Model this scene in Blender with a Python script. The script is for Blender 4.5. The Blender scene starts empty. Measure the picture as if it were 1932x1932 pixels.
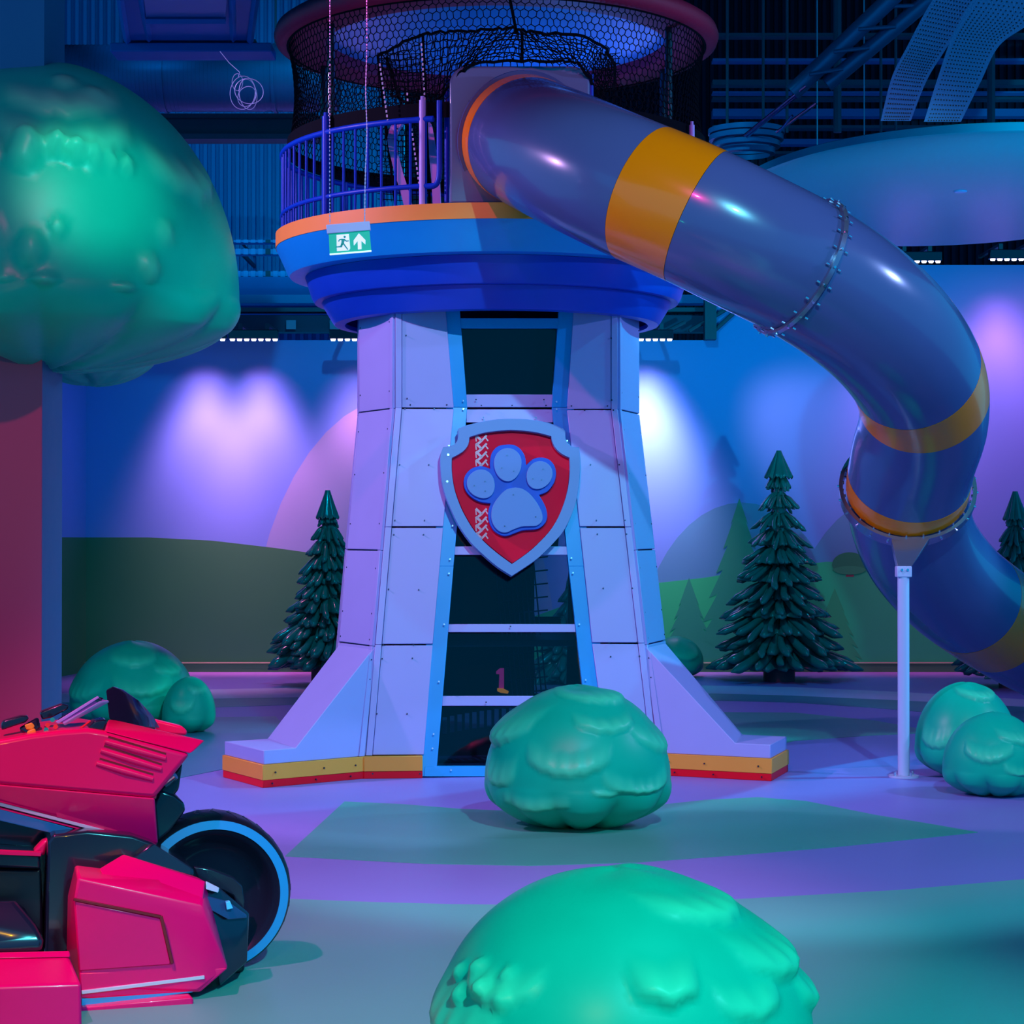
import bpy, bmesh, math, random
import numpy as np
from mathutils import Vector, Matrix, noise
random.seed(7)
PI = math.pi
LZ = Vector((0, 0, 1))
S = bpy.context.scene
COL = S.collection

# ------------------------------------------------------------------ camera
FPX, CX, CY, EYE = 3800.0, 966.0, 966.0, 1.9
PITCH = math.atan(34/FPX)
cd = bpy.data.cameras.new('camera'); cam = bpy.data.objects.new('camera', cd); COL.objects.link(cam)
cd.sensor_width = 36; cd.lens = 36*FPX/1932; cd.clip_end = 200
cam.location = (0, 0, EYE); cam.rotation_euler = (PI/2+PITCH, 0, 0)
S.camera = cam
# ------------------------------------------------------------------ world, exposure, lights
S.view_settings.view_transform = 'Standard'; S.view_settings.look = 'None'
S.view_settings.exposure = 0.0; S.view_settings.gamma = 1; S.view_settings.use_curve_mapping = False
w = bpy.data.worlds.new('world'); S.world = w; w.use_nodes = True
w.node_tree.nodes['Background'].inputs[0].default_value = (0.0, 0.33, 0.76, 1)
w.node_tree.nodes['Background'].inputs[1].default_value = 1.0
def spot(name, loc, tgt, col, watt, cone=50, blend=.5, size=.12):
    l = bpy.data.lights.new(name, 'SPOT'); l.energy = watt; l.color = col
    l.spot_size = math.radians(cone); l.spot_blend = blend; l.shadow_soft_size = size
    o = bpy.data.objects.new(name, l); COL.objects.link(o); o.location = loc
    o.rotation_euler = (Vector(tgt)-Vector(loc)).to_track_quat('-Z', 'Y').to_euler()
    return o
VIOLET = (0.78, 0.30, 1.0); AZURE = (0.0, 0.42, 1.0); CYAN = (0.0, 0.85, 0.9)
spot('unseen_spot_azure', (3.0, 2, 9.5), (0.8, 14, 0.6), (0.16, 0.73, 1.00), 4991, 34, 0.3)
spot('stage_spot_cyan', (2.2, 1.0, 6.0), (0.5, 6.6, 0.3), (0.09, 0.89, 1.00), 2940, 34, 0.6)
spot('stage_spot_cyan', (-1.2, 5.0, 6.5), (-2.34, 11.3, 3.92), (0.00, 1.00, 0.92), 1900, 9, 1.0)
spot('stage_spot_green', (-5.5, 3.5, 1.2), (-2.65, 11.4, 3.2), (0.00, 1.00, 0.49), 173, 30, 0.8)
spot('unseen_spot_azure', (-4, 18, 8.5), (-3.6, 30, 6.7), (0.00, 0.44, 1.00), 784, 34, 0.8)
spot('unseen_spot_azure', (7.5, 13, 0.9), (4.6, 21.5, 5.4), (0.00, 0.71, 1.00), 2677, 50, 0.7)  # added uplight, unseen, turns the oval panel's underside blue
spot('unseen_spot_azure', (0, 15, 9.9), (0, 27, 2.0), (0.00, 0.62, 1.00), 1729, 56, 0.7)  # added fill from out of view, deepens the blue of the mural wall
spot('unseen_spot_azure', (8, 16, 9), (1.3, 16.4, 1.7), (0.0, 0.80, 1.0), 2800, 34, .4)
spot('added_floor_wash', (-3.6, 24.2, 6.5), (-3.8, 25.0, 0), (1.0, .28, .75), 700, 40, .8)  # added pair of unseen spots, repeating the bars' downward spill on the floor
spot('added_floor_wash', (4.6, 24.2, 6.5), (4.8, 25.0, 0), (1.0, .28, .75), 900, 46, .8)
spot('added_deck_uplight', (.5, 17.6, 4.7), (-.2, 16.8, 6.0), (0.05, 0.23, 1.00), 77, 150, 0.6)  # added lamp inside the deck, brightens the top disc and red ring
spot('stage_spot_violet', (-1, 3, 9.6), (-.2, 14.5, 1), (1.00, 0.05, 0.40), 1500, 42, 0.2)
spot('stage_spot_violet', (-8, 14, 7), (0, 16, 1), (0.79, 0.42, 1.00), 2257, 50, 0.3)
spot('unseen_spot_azure', (9, 13, 6), (0, 16, 2), (0.32, 0.45, 1.00), 1155, 50, 0.3)
spot('unseen_spot_bike', (-1, 1, 4), (-1.8, 8.6, .4), (1.00, 0.48, 0.00), 325, 50, 0.5)  # added orange fill on the motorcycle, kept from the lamp fit
spot('unseen_spot_bike', (-3.5, 4.5, 8.5), (-1.9, 8.8, .4), (1.00, 0.10, 0.44), 2730, 40, 0.4)

# ------------------------------------------------------------------ helpers
def ray(px, py):
    x = (px-CX)/FPX; y = (CY-py)/FPX
    c, s = math.cos(PITCH), math.sin(PITCH)
    return Vector((x, c-y*s, s+y*c))
CAM = Vector((0, 0, EYE))
def at(px, py, D):
    r = ray(px, py); return CAM + r*(D/r.y)
def fl(px, py, z=0.0):
    r = ray(px, py); return CAM + r*((z-EYE)/r.z)
def onpl(px, py, P0, n):
    r = ray(px, py); return CAM + r*((P0-CAM).dot(n)/r.dot(n))

MATS = {}
def mat(name, col, rough=.5, metal=0, emit=None, estr=1, var=0, vscale=6, bump=0, bscale=40, coat=0, attr=None, attrcol=None,
        alpha=None, spec=.5, trans=0):
    if name in MATS: return MATS[name]
    m = bpy.data.materials.new(name); m.use_nodes = True; nt = m.node_tree; N = nt.nodes; Lk = nt.links
    b = N['Principled BSDF']; b.inputs['Base Color'].default_value = (*col, 1)
    b.inputs['Roughness'].default_value = rough; b.inputs['Metallic'].default_value = metal
    b.inputs['Specular IOR Level'].default_value = spec
    if coat: b.inputs['Coat Weight'].default_value = coat; b.inputs['Coat Roughness'].default_value = .06
    if trans: b.inputs['Transmission Weight'].default_value = trans
    if emit: b.inputs['Emission Color'].default_value = (*emit, 1); b.inputs['Emission Strength'].default_value = estr
    tc = N.new('ShaderNodeTexCoord'); out = None
    if var:
        nz = N.new('ShaderNodeTexNoise'); nz.inputs['Scale'].default_value = vscale; nz.inputs['Detail'].default_value = 5
        Lk.new(tc.outputs['Object'], nz.inputs['Vector'])
        mx = N.new('ShaderNodeMix'); mx.data_type = 'RGBA'
        mx.inputs[6].default_value = (*[c*(1-var) for c in col], 1); mx.inputs[7].default_value = (*[min(1, c*(1+var)) for c in col], 1)
        Lk.new(nz.outputs['Fac'], mx.inputs[0]); Lk.new(mx.outputs[2], b.inputs['Base Color']); out = mx.outputs[2]
        rm = N.new('ShaderNodeMapRange'); rm.inputs[3].default_value = max(0, rough-.08); rm.inputs[4].default_value = min(1, rough+.1)
        Lk.new(nz.outputs['Fac'], rm.inputs[0]); Lk.new(rm.outputs[0], b.inputs['Roughness'])
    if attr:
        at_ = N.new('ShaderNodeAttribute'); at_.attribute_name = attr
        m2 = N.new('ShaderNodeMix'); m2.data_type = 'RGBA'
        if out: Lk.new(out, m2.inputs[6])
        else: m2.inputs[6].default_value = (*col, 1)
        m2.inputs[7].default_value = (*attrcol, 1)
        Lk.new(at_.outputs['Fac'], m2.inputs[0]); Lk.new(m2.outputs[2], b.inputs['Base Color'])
    if bump:
        n2 = N.new('ShaderNodeTexNoise'); n2.inputs['Scale'].default_value = bscale; n2.inputs['Detail'].default_value = 4
        Lk.new(tc.outputs['Object'], n2.inputs['Vector'])
        bp = N.new('ShaderNodeBump'); bp.inputs['Strength'].default_value = bump; bp.inputs['Distance'].default_value = .01
        Lk.new(n2.outputs['Fac'], bp.inputs['Height']); Lk.new(bp.outputs[0], b.inputs['Normal'])
    MATS[name] = m
    return m

def tag(o, label=None, cat=None, group=None, kind=None):
    if label: o['label'] = label
    if cat: o['category'] = cat
    if group: o['group'] = group
    if kind: o['kind'] = kind
    return o
def empty(name, loc, label=None, cat=None, group=None, kind=None):
    o = bpy.data.objects.new(name, None); COL.objects.link(o); o.location = loc; o.empty_display_size = .2
    o['_w'] = list(loc)
    return tag(o, label, cat, group, kind)
def wpos(o):
    return Vector(o['_w']) if o is not None else Vector((0, 0, 0))

class MB:
    """collects world-space geometry, links it as one mesh object"""
    def __init__(s): s.v = []; s.f = []
    def add(s, vs, fs):
        k = len(s.v); s.v += [tuple(v) for v in vs]; s.f += [tuple(i+k for i in f) for f in fs]
    def box(s, c, d, R=None):
        c = Vector(c); h = Vector(d)/2
        vs = []
        for z in (-1, 1):
            for y in (-1, 1):
                for x in (-1, 1):
                    p = Vector((x*h.x, y*h.y, z*h.z)); vs.append(c+(R@p if R else p))
        s.add(vs, [(0,2,3,1),(4,5,7,6),(0,1,5,4),(2,6,7,3),(0,4,6,2),(1,3,7,5)])
    def prism(s, pts, ext, closed=True):
        """polygon pts (Vectors) extruded by vector ext"""
        n = len(pts); e = Vector(ext)
        nn = Vector((0, 0, 0))
        for i in range(n):
            a, b = pts[i], pts[(i+1) % n]
            nn += Vector(a).cross(Vector(b))
        vs = [Vector(p) for p in pts]+[Vector(p)+e for p in pts]
        if nn.dot(e) > 0: vs = vs[n:]+vs[:n]
        s.add(vs, [tuple(range(n)), tuple(range(2*n-1, n-1, -1))]+[(i, i+n, (i+1) % n+n, (i+1) % n) for i in range(n)])
    def tube(s, path, r, n=8, closed=False, caps=True, rfun=None):
        P = [Vector(p) for p in path]; m = len(P)
        T = []
        for i in range(m):
            a = P[(i-1) % m] if (closed or i > 0) else P[0]
            b = P[(i+1) % m] if (closed or i < m-1) else P[-1]
            T.append((b-a).normalized())
        up = Vector((0, 0, 1)) if abs(T[0].z) < .9 else Vector((1, 0, 0))
        N0 = (up - T[0]*up.dot(T[0])).normalized()
        rings = []
        for i in range(m):
            N0 = (N0 - T[i]*N0.dot(T[i])).normalized(); B = T[i].cross(N0)
            rr = rfun(i/(m-1)) if rfun else r
            rings.append([P[i]+(N0*math.cos(2*PI*k/n)+B*math.sin(2*PI*k/n))*rr for k in range(n)])
        vs = [p for R in rings for p in R]; fs = []
        mm = m if closed else m-1
        for i in range(mm):
            j = (i+1) % m
            for k in range(n):
                fs.append((i*n+k, i*n+(k+1) % n, j*n+(k+1) % n, j*n+k))
        if caps and not closed:
            fs.append(tuple(range(n-1, -1, -1))); fs.append(tuple(range((m-1)*n, m*n)))
        s.add(vs, fs)
    def lathe(s, prof, c, n=96, closed=False):
        """prof list of (R,z) ; centre c (x,y)"""
        m = len(prof); vs = []
        for R, z in prof:
            for k in range(n):
                a = 2*PI*k/n; vs.append((c[0]+R*math.cos(a), c[1]+R*math.sin(a), z))
        fs = []
        for i in range(m if closed else m-1):
            j = (i+1) % m
            for k in range(n):
                fs.append((i*n+k, i*n+(k+1) % n, j*n+(k+1) % n, j*n+k))
        s.add(vs, fs)
    def hull(s, pts):
        bm = bmesh.new(); [bm.verts.new(p) for p in pts]
        r = bmesh.ops.convex_hull(bm, input=bm.verts)
        bmesh.ops.delete(bm, geom=[g for g in r['geom_interior'] if isinstance(g, bmesh.types.BMVert)], context='VERTS')
        bmesh.ops.dissolve_limit(bm, angle_limit=.03, verts=bm.verts, edges=bm.edges)
        bm.verts.index_update(); bm.faces.ensure_lookup_table()
        s.add([v.co.copy() for v in bm.verts], [tuple(v.index for v in f.verts) for f in bm.faces]); bm.free()
    def build(s, name, m, parent=None, smooth=False, bevel=0, segs=2, label=None, cat=None, group=None, kind=None, fixn=True, angle=40, origin=None):
        base = wpos(parent)
        o_loc = Vector(origin) if origin is not None else (Vector(s.v[0])*0 if parent is None else base)
        me = bpy.data.meshes.new(name)
        me.from_pydata([tuple(Vector(v)-o_loc) for v in s.v], [], s.f)
        if fixn:
            bm = bmesh.new(); bm.from_mesh(me); bmesh.ops.recalc_face_normals(bm, faces=bm.faces); bm.to_mesh(me); bm.free()
        me.materials.append(m)
        o = bpy.data.objects.new(name, me); COL.objects.link(o)
        o['_w'] = list(o_loc)
        if parent is not None:
            o.parent = parent; o.location = o_loc-base
        else: o.location = o_loc
        if smooth:
            for p in me.polygons: p.use_smooth = True
            if angle: me.set_sharp_from_angle(angle=math.radians(angle))
        if bevel:
            b = o.modifiers.new('bevel', 'BEVEL'); b.width = bevel; b.segments = segs; b.limit_method = 'ANGLE'; b.angle_limit = math.radians(28)
            for p in me.polygons: p.use_smooth = True
            me.set_sharp_from_angle(angle=math.radians(45))
        return tag(o, label, cat, group, kind)

def catmull(P, sub=8):
    out = []; n = len(P)
    for i in range(n-1):
        p0 = P[max(i-1, 0)]; p1 = P[i]; p2 = P[i+1]; p3 = P[min(i+2, n-1)]
        for k in range(sub):
            t = k/sub; t2, t3 = t*t, t*t*t
            out.append((p1*2+(p2-p0)*t+(p0*2-p1*5+p2*4-p3)*t2+(p1*3-p0-p2*3+p3)*t3)*.5)
    out.append(P[-1].copy()); return out

# ------------------------------------------------------------------ materials
M_white = mat('lavender_white_board', (.40, .37, .76), .42, var=.04, vscale=3)
M_cover = mat('board_joint', (.05, .06, .12), .6)
M_orange = mat('orange_board', (1.0, .34, .04), .5, var=.05)
M_red = mat('red_board', (.95, .004, .02), .4, spec=.2)
M_sky = mat('light_blue_board', (.004, .36, .80), .35, var=.04)
M_deep = mat('deep_blue_board', (.004, .06, .55), .35, var=.05)
M_rail = mat('deep_blue_metal', (.002, .045, .50), .4, spec=.25)
M_lilac = mat('lilac_metal', (.5, .38, .85), .35)
M_dark = mat('black_panel', (.004, .006, .015), .35)
M_glass = mat('dark_tinted_glass', (.12, .16, .24), .03, trans=.0)
M_net = mat('black_net_cord', (.003, .004, .008), .9, spec=.1)
M_ringred = mat('dark_red_padding', (.75, .008, .06), .6, bump=.3, bscale=25)
M_discblue = mat('pale_blue_disc', (.10, .40, .85), .25)
M_tube = mat('grey_slide_plastic', (.075, .10, .25), .22, coat=.4, var=.05, vscale=2)
M_tubeband = mat('orange_slide_plastic', (1.0, .22, .0), .22, coat=.4)
M_flange = mat('slide_flange_metal', (.35, .33, .45), .22, metal=.8)
M_bolt = mat('chrome_bolt', (.75, .75, .85), .2, metal=1)
M_post = mat('lilac_post_metal', (.55, .55, .80), .4)
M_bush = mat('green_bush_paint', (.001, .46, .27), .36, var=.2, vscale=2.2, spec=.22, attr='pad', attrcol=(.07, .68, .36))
M_pine = mat('dark_pine_paint', (.004, .16, .13), .2, var=.25, vscale=5, coat=.15)
M_trunk = mat('dark_trunk_paint', (.05, .04, .07), .5, var=.3)
M_pink = mat('glossy_red_bodywork', (.95, .000, .14), .28, spec=.3, coat=.12)
M_black = mat('glossy_black_plastic', (.010, .014, .035), .2, coat=.5)
M_tyre = mat('black_tyre_rubber', (.006, .008, .02), .35)
M_cyan = mat('blue_trim', (.02, .30, .70), .3, coat=.3)
M_strip = mat('pale_stripe', (.62, .55, .70), .35)
M_grey = mat('dark_ceiling_steel', (.05, .07, .12), .5, var=.2)
M_duct = mat('duct_metal', (.06, .13, .32), .42, metal=.3, var=.1)
M_purplemetal = mat('shiny_purple_steel', (.55, .45, .8), .18, metal=1)

# ------------------------------------------------------------------ floor and its colour fields
m = MB(); m.prism([Vector((-14, -2, -.1)), Vector((14, -2, -.1)), Vector((14, 31, -.1)), Vector((-14, 31, -.1))], (0, 0, .1))
FLOOR = m.build('floor', mat('lilac_vinyl_floor', (.26, .20, .60), .42, var=.10, vscale=.9, bump=.03, bscale=30), kind='structure', label='lilac and green vinyl floor with curved colour fields')
FLOOR['_w'] = [0, 0, 0]
def patch(pts, m_, z=.003, name='floor_patch', label=None):
    mb = MB(); P = [fl(x, y) for x, y in pts]
    P2 = catmull([p for p in P], 1)
    mb.prism([Vector((p.x, p.y, 0.0005)) for p in P], (0, 0, z)); return mb.build(name, m_, FLOOR, label=label)
M_green = mat('sage_vinyl_floor', (.07, .36, .28), .42, var=.10, vscale=.9, bump=.03, bscale=30)
M_steel = mat('grey_green_vinyl_floor', (.14, .42, .38), .42, var=.08, vscale=.9, bump=.03, bscale=30)
M_teal = mat('teal_vinyl_floor', (.03, .22, .30), .34, var=.1, vscale=.9)
M_pale = mat('pale_vinyl_floor', (.50, .48, .75), .34, var=.06, vscale=.9)
patch([(650,1513),(760,1518),(870,1527),(1000,1532),(1200,1524),(1330,1510),(1430,1505),(1520,1512),(1650,1538),(1760,1556),(1845,1571),
       (1740,1582),(1560,1600),(1400,1613),(1200,1628),(1000,1634),(800,1630),(650,1622),(538,1616)], M_green, label='pointed sage green floor field')
arc = [(-900,1640),(-300,1672),(200,1688),(545,1697),(700,1703),(850,1707),(1050,1709),(1250,1704),(1420,1696),(1700,1680),(1932,1660),(2500,1600),(3200,1540)]
P = [fl(x, y) for x, y in arc]; mb = MB()
mb.prism([Vector((p.x, p.y, .0005)) for p in P]+[Vector((9, 0, .0005)), Vector((-9, 0, .0005))], (0, 0, .003)); mb.build('floor_patch', M_steel, FLOOR, label='grey green floor field in the foreground')
patch([(-600,1330),(0,1312),(300,1303),(620,1297),(1000,1293),(1340,1294),(1500,1297),(1700,1306),(1932,1320),(2300,1350),
       (2300,1366),(1932,1334),(1700,1322),(1500,1313),(1350,1309),(1000,1310),(620,1315),(300,1320),(0,1330),(-600,1350)], M_pale, label='pale curved floor stripe')
patch([(-600,1350),(0,1330),(300,1320),(620,1315),(1000,1310),(1350,1309),(1500,1313),(1700,1322),(1932,1334),(2300,1366),
       (2300,1390),(1932,1362),(1780,1347),(1650,1336),(1500,1326),(1350,1322),(1000,1324),(620,1328),(300,1338),(0,1350),(-600,1370)], M_teal, .0028, label='teal curved floor stripe')
patch([(1330,1344),(1500,1345),(1650,1360),(1775,1382),(1640,1388),(1500,1398),(1440,1412),(1330,1412)], M_green, label='sage green floor field behind the tower')
patch([(180,1372),(330,1355),(520,1352),(560,1395),(480,1440),(320,1472),(150,1480)], M_teal, label='teal floor field left of the tower')

# ------------------------------------------------------------------ walls
DW = 27.0
zt = at(0, 642, DW).z; zt2 = at(0, 500, DW).z
def gradmat(name, zlo, zhi, c0, c1, rough=.55):
    m_ = mat(name, c1, rough); nt = m_.node_tree; N = nt.nodes; L = nt.links
    g = N.new('ShaderNodeNewGeometry'); sp = N.new('ShaderNodeSeparateXYZ'); L.new(g.outputs['Position'], sp.inputs[0])
    mr = N.new('ShaderNodeMapRange'); mr.inputs[1].default_value = zlo; mr.inputs[2].default_value = zhi; L.new(sp.outputs['Z'], mr.inputs[0])
    mx = N.new('ShaderNodeMix'); mx.data_type = 'RGBA'; mx.inputs[6].default_value = (*c0, 1); mx.inputs[7].default_value = (*c1, 1)
    L.new(mr.outputs[0], mx.inputs[0]); L.new(mx.outputs[2], N['Principled BSDF'].inputs['Base Color']); return m_
M_wsky = gradmat('painted_sky_wall', .8, 3.6, (.13, .31, .72), (.08, .29, .80))
mb = MB(); mb.box((-4.0, DW+.15, zt/2), (13.2, .3, zt)); mb.box((2.6+5.5, DW+.15, zt2/2), (11, .3, zt2))
WALL = mb.build('wall_back', M_wsky, kind='structure', label='mural wall painted with blue sky and green hills'); WALL['_w'] = [0, 0, 0]
xl = at(162, 1000, DW).x
mb = MB()
pA = Vector((xl, DW, 0)); pB = at(60, 1000, 25.2); pB.z = 0
d = (pB-pA).normalized(); nrm = Vector((-d.y, d.x, 0))
mb.prism([pA, pA+d*9, pA+d*9+Vector((0, 0, zt)), pA+Vector((0, 0, zt))], Vector((-d.y, d.x, 0))*(-.2 if nrm.x > 0 else .2))
WL = mb.build('wall_left', M_wsky, kind='structure', label='angled side wall painted as blue sky above green hill'); WL['_w'] = [0, 0, 0]
M_hill1 = mat('painted_green_hill', (.02, .20, .08), .6, var=.12, vscale=.8)
M_hill2 = mat('painted_far_hill', (.06, .28, .46), .6, var=.06, vscale=.6)
M_hill3 = mat('painted_blue_hill', (.20, .34, .62), .6)
M_hill4 = mat('painted_light_hill', (.015, .50, .18), .6, var=.1, vscale=.8)
def mural(pts, m_, off, label, name='painted_hill', par=WALL):
    mb = MB(); mb.prism([at(x, y, DW-off) for x, y in pts], (0, .002, 0)); return mb.build(name, m_, par, label=label)
def arcpts(cx, cy, rx, ry, a0=180, a1=0, n=24):
    return [(cx+rx*math.cos(math.radians(a0+(a1-a0)*i/n)), cy-ry*math.sin(math.radians(a0+(a1-a0)*i/n))) for i in range(n+1)]
yb = 1266
mural(arcpts(760, yb, 290, 520), M_hill3, .004, 'pale round painted hill behind the tower')
mural(arcpts(1400, yb, 200, 318), M_hill2, .006, 'bluish round painted hill left of the pole')
mural(arcpts(1680, yb, 200, 330), M_hill2, .005, 'bluish round painted hill behind the slide')
mural([(162,1014),(280,1014),(400,1020),(520,1034),(650,1052),(760,1080),(850,1120),(900,yb),(162,yb)], M_hill1, .008, 'dark green painted hill on the left')
mural([(900,yb),(960,1180),(1100,1130),(1240,1100),(1330,1090),(1420,1075),(1560,1060),(1700,1062),(1932,1085),(2300,1120),(2300,yb)], M_hill4, .010, 'green painted hill on the right')
# side wall hill
mb = MB(); e = .008; off = Vector((nrm.x, nrm.y, 0))*(e if nrm.x > 0 else -e)
zh = at(162, 1014, DW).z
mb.prism([pA+off, pA+d*9+off, pA+d*9+off+Vector((0, 0, zh+.05)), pA+off+Vector((0, 0, zh))], off*-.3); mb.build('painted_hill', M_hill1, WL)
# painted lollipop tree
mural([(1596,1088),(1611,1088),(1609,1060),(1600,1060)], mat('painted_trunk', (.22, .05, .06), .6), .013, 'brown painted tree trunk', 'painted_tree_trunk')
mural(arcpts(1603, 1066, 33, 24, 180, 0)+arcpts(1603, 1066, 33, 18, 360, 180), mat('painted_tree_green', (.01, .24, .09), .6), .015, 'dark green painted round tree crown', 'painted_tree_crown')
mural(arcpts(1603, 1076, 32, 8, 180, 0)+arcpts(1603, 1076, 29, 8, 360, 180), mat('painted_tree_light', (.02, .33, .12), .6), .017, 'lighter underside of the painted crown', 'painted_tree_crown')
# soft fir shapes; those left of the pine paint its cast shadow
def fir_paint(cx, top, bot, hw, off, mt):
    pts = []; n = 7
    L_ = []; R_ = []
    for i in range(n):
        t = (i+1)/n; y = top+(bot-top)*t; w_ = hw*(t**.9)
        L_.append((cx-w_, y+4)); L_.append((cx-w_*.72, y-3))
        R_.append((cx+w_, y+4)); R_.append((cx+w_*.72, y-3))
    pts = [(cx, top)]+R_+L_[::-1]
    mural(pts, mt, off, 'soft fir shape painted like a pine shadow on the hill', 'fir_patch')
M_fp = mat('pine_shadow_green', (.012, .30, .17), .6)
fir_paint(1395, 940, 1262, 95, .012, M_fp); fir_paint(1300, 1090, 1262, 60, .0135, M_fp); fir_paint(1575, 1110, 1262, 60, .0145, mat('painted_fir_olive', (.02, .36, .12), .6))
# baseboard with thin pale trim line
mb = MB(); mb.box((0, DW-.03, .055), (24, .02, .11)); bb = mb.build('baseboard_back', mat('dark_green_skirting', (.05, .20, .08), .5), kind='structure', label='green skirting board along the mural wall')
mb = MB(); mb.box((0, DW-.05, .125), (24, .015, .014)); mb.build('trim_1', mat('pale_trim', (.45, .5, .3), .4), kind='structure', label='thin pale trim line above the skirting')

# upper corrugated wall, ceiling
for x0, n, mt, lab in ((-16, 120, mat('corrugated_blue_cladding', (.06, .20, .5), .45, spec=.6), 'blue corrugated cladding high on the back wall, left part'), (-1.6, 150, mat('dark_cladding', (.004, .010, .035), .6, spec=.2), 'nearly black corrugated cladding high on the back wall, right part')):
    mb = MB(); pts = []
    for i in range(n):
        x = x0+i*.12
        pts += [(x, 30.0), (x+.05, 30.0), (x+.06, 30.05), (x+.11, 30.05)]
    vs = [(x, y, z) for z in (3.5, 12) for x, y in pts]; k = len(pts)
    mb.add(vs, [(i, i+1, k+i+1, k+i) for i in range(k-1)])
    mb.build('wall_upper', mt, kind='structure', label=lab, fixn=False)
mb = MB(); mb.box((0, 14.5, 10.6), (30, 33, .2)); mb.build('ceiling', mat('black_ceiling', (.01, .014, .03), .8), kind='structure', label='dark ceiling above the hall')

# ------------------------------------------------------------------ ceiling services
def beam(px0, py0, D0, px1, py1, D1, r, m_, n=8, name='pipe', parent=None, label=None, cat=None, group=None):
    mb = MB(); mb.tube([at(px0, py0, D0), at(px1, py1, D1)], r, n); return mb.build(name, m_, parent, smooth=True, label=label, cat=cat, group=group, origin=None if parent is not None else at((px0+px1)/2, (py0+py1)/2, (D0+D1)/2))
def xbox(px0, px1, py0, py1, D, dep, m_, name, parent=None, label=None, cat=None, group=None, bevel=0, kind=None):
    a = at(px0, py0, D); b = at(px1, py1, D); mb = MB(); c = (a+b)/2; c.y += dep/2
    mb.box(c, (abs(b.x-a.x), dep, abs(a.z-b.z))); return mb.build(name, m_, parent, label=label, cat=cat, group=group, bevel=bevel, kind=kind, origin=None if parent is not None else c)
# big round duct top left
DD = 22
e = empty('air_duct', at(330, 148, DD), 'long round blue air duct hanging high behind the tree crown', 'duct')
xs = [60, 313, 520, 640]
for i in range(3):
    mb = MB(); mb.tube([at(xs[i]+1, 148, DD), at(xs[i+1]-1, 148, DD)], .36, 40); mb.build('duct_section', M_duct, e, smooth=True)
for x in xs[1:3]:
    mb = MB(); mb.tube([at(x-3, 148, DD), at(x+3, 148, DD)], .375, 40); mb.build('duct_joint', M_duct, e, smooth=True)
mb = MB()
for x in np.arange(70, 630, 7.5): mb.tube([at(x-.7, 148, DD), at(x+.7, 148, DD)], .3635, 40)
mb.build('duct_rib', M_duct, e, smooth=True, kind='stuff')
for x in (120, 313, 520):
    p_ = at(x, 148, DD); mb = MB(); mb.tube([p_+LZ*.34, Vector((p_.x, p_.y, 10.52))], .012, 6); mb.build('hanger_rod', M_grey, e)
e = empty('steel_beam', at(330, 232, 23), 'dark horizontal steel beam under the round air duct', 'beam')
xbox(60, 600, 214, 222, 23, .3, M_grey, 'flange', e); xbox(60, 600, 222, 252, 23.1, .06, M_grey, 'web', e); xbox(60, 600, 252, 262, 23, .3, M_grey, 'flange', e)
# hatch panel
e = empty('ceiling_unit', at(365, 50, 17), 'large rectangular blue ceiling unit with framed panel, top left', 'ceiling unit')
M_unit = mat('ceiling_unit_metal', (.003, .13, .42), .55, spec=.2)
def quad3(pts, m_, name, par, th=.02, bevel=0.004):
    mb = MB(); P = [at(*p) for p in pts]; nn = (P[1]-P[0]).cross(P[2]-P[0]).normalized()
    if nn.y < 0: nn = -nn
    mb.prism(P, nn*th); return mb.build(name, m_, par, bevel=bevel)
quad3([(222,-30,15.6),(486,-30,15.6),(470,76,17.6),(240,76,17.6)], M_unit, 'panel', e)
quad3([(268,-30,15.5),(430,-30,15.5),(425,34,16.6),(276,34,16.6)], mat('ceiling_unit_recess', (.05, .15, .4), .5), 'recessed_panel', e)
for a, b in (((262,-30,15.45),(281,74,17.5)), ((436,-30,15.45),(440,74,17.5)), ((222,-30,15.45),(240,78,17.5)), ((486,-30,15.45),(472,78,17.5)), ((276,38,16.5),(426,38,16.5))):
    mb = MB(); mb.tube([at(*a), at(*b)], .03, 4); mb.build('frame_bar', M_unit, e)
xbox(207, 512, 80, 97, 17.5, .35, M_unit, 'lower_rail', e, bevel=.01); xbox(232, 482, 74, 79, 17.6, .2, M_grey, 'shadow_gap', e)
# wire coil
e = empty('cable_coil', at(468, 180, 15), 'thin pale cable coil hanging below the ceiling unit', 'cable')
M_wire = mat('pale_cable', (.45, .55, .8), .4)
mb = MB(); mb.tube([at(415, 97, 15), at(432, 118, 15), at(452, 136, 15), at(450, 145, 15)], .003, 5); mb.build('cable', M_wire, e, smooth=True)
for k, (cx_, cy_, rx, ry, tl) in enumerate([(458,175,24,32,.2), (468,178,17,30,-.3), (470,172,30,26,.5), (448,155,10,16,0), (466,182,22,27,.9)]):
    pts = []
    for i in range(28):
        a = 2*PI*i/28; x = rx*math.cos(a); y = ry*math.sin(a)
        pts.append(at(cx_+x*math.cos(tl)-y*math.sin(tl)*.5, cy_+x*math.sin(tl)*.5+y*math.cos(tl), 15+.02*k+.03*math.sin(a)))
    mb = MB(); mb.tube(pts, .0028, 5, closed=True); mb.build('cable_loop', M_wire, e, smooth=True)
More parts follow.
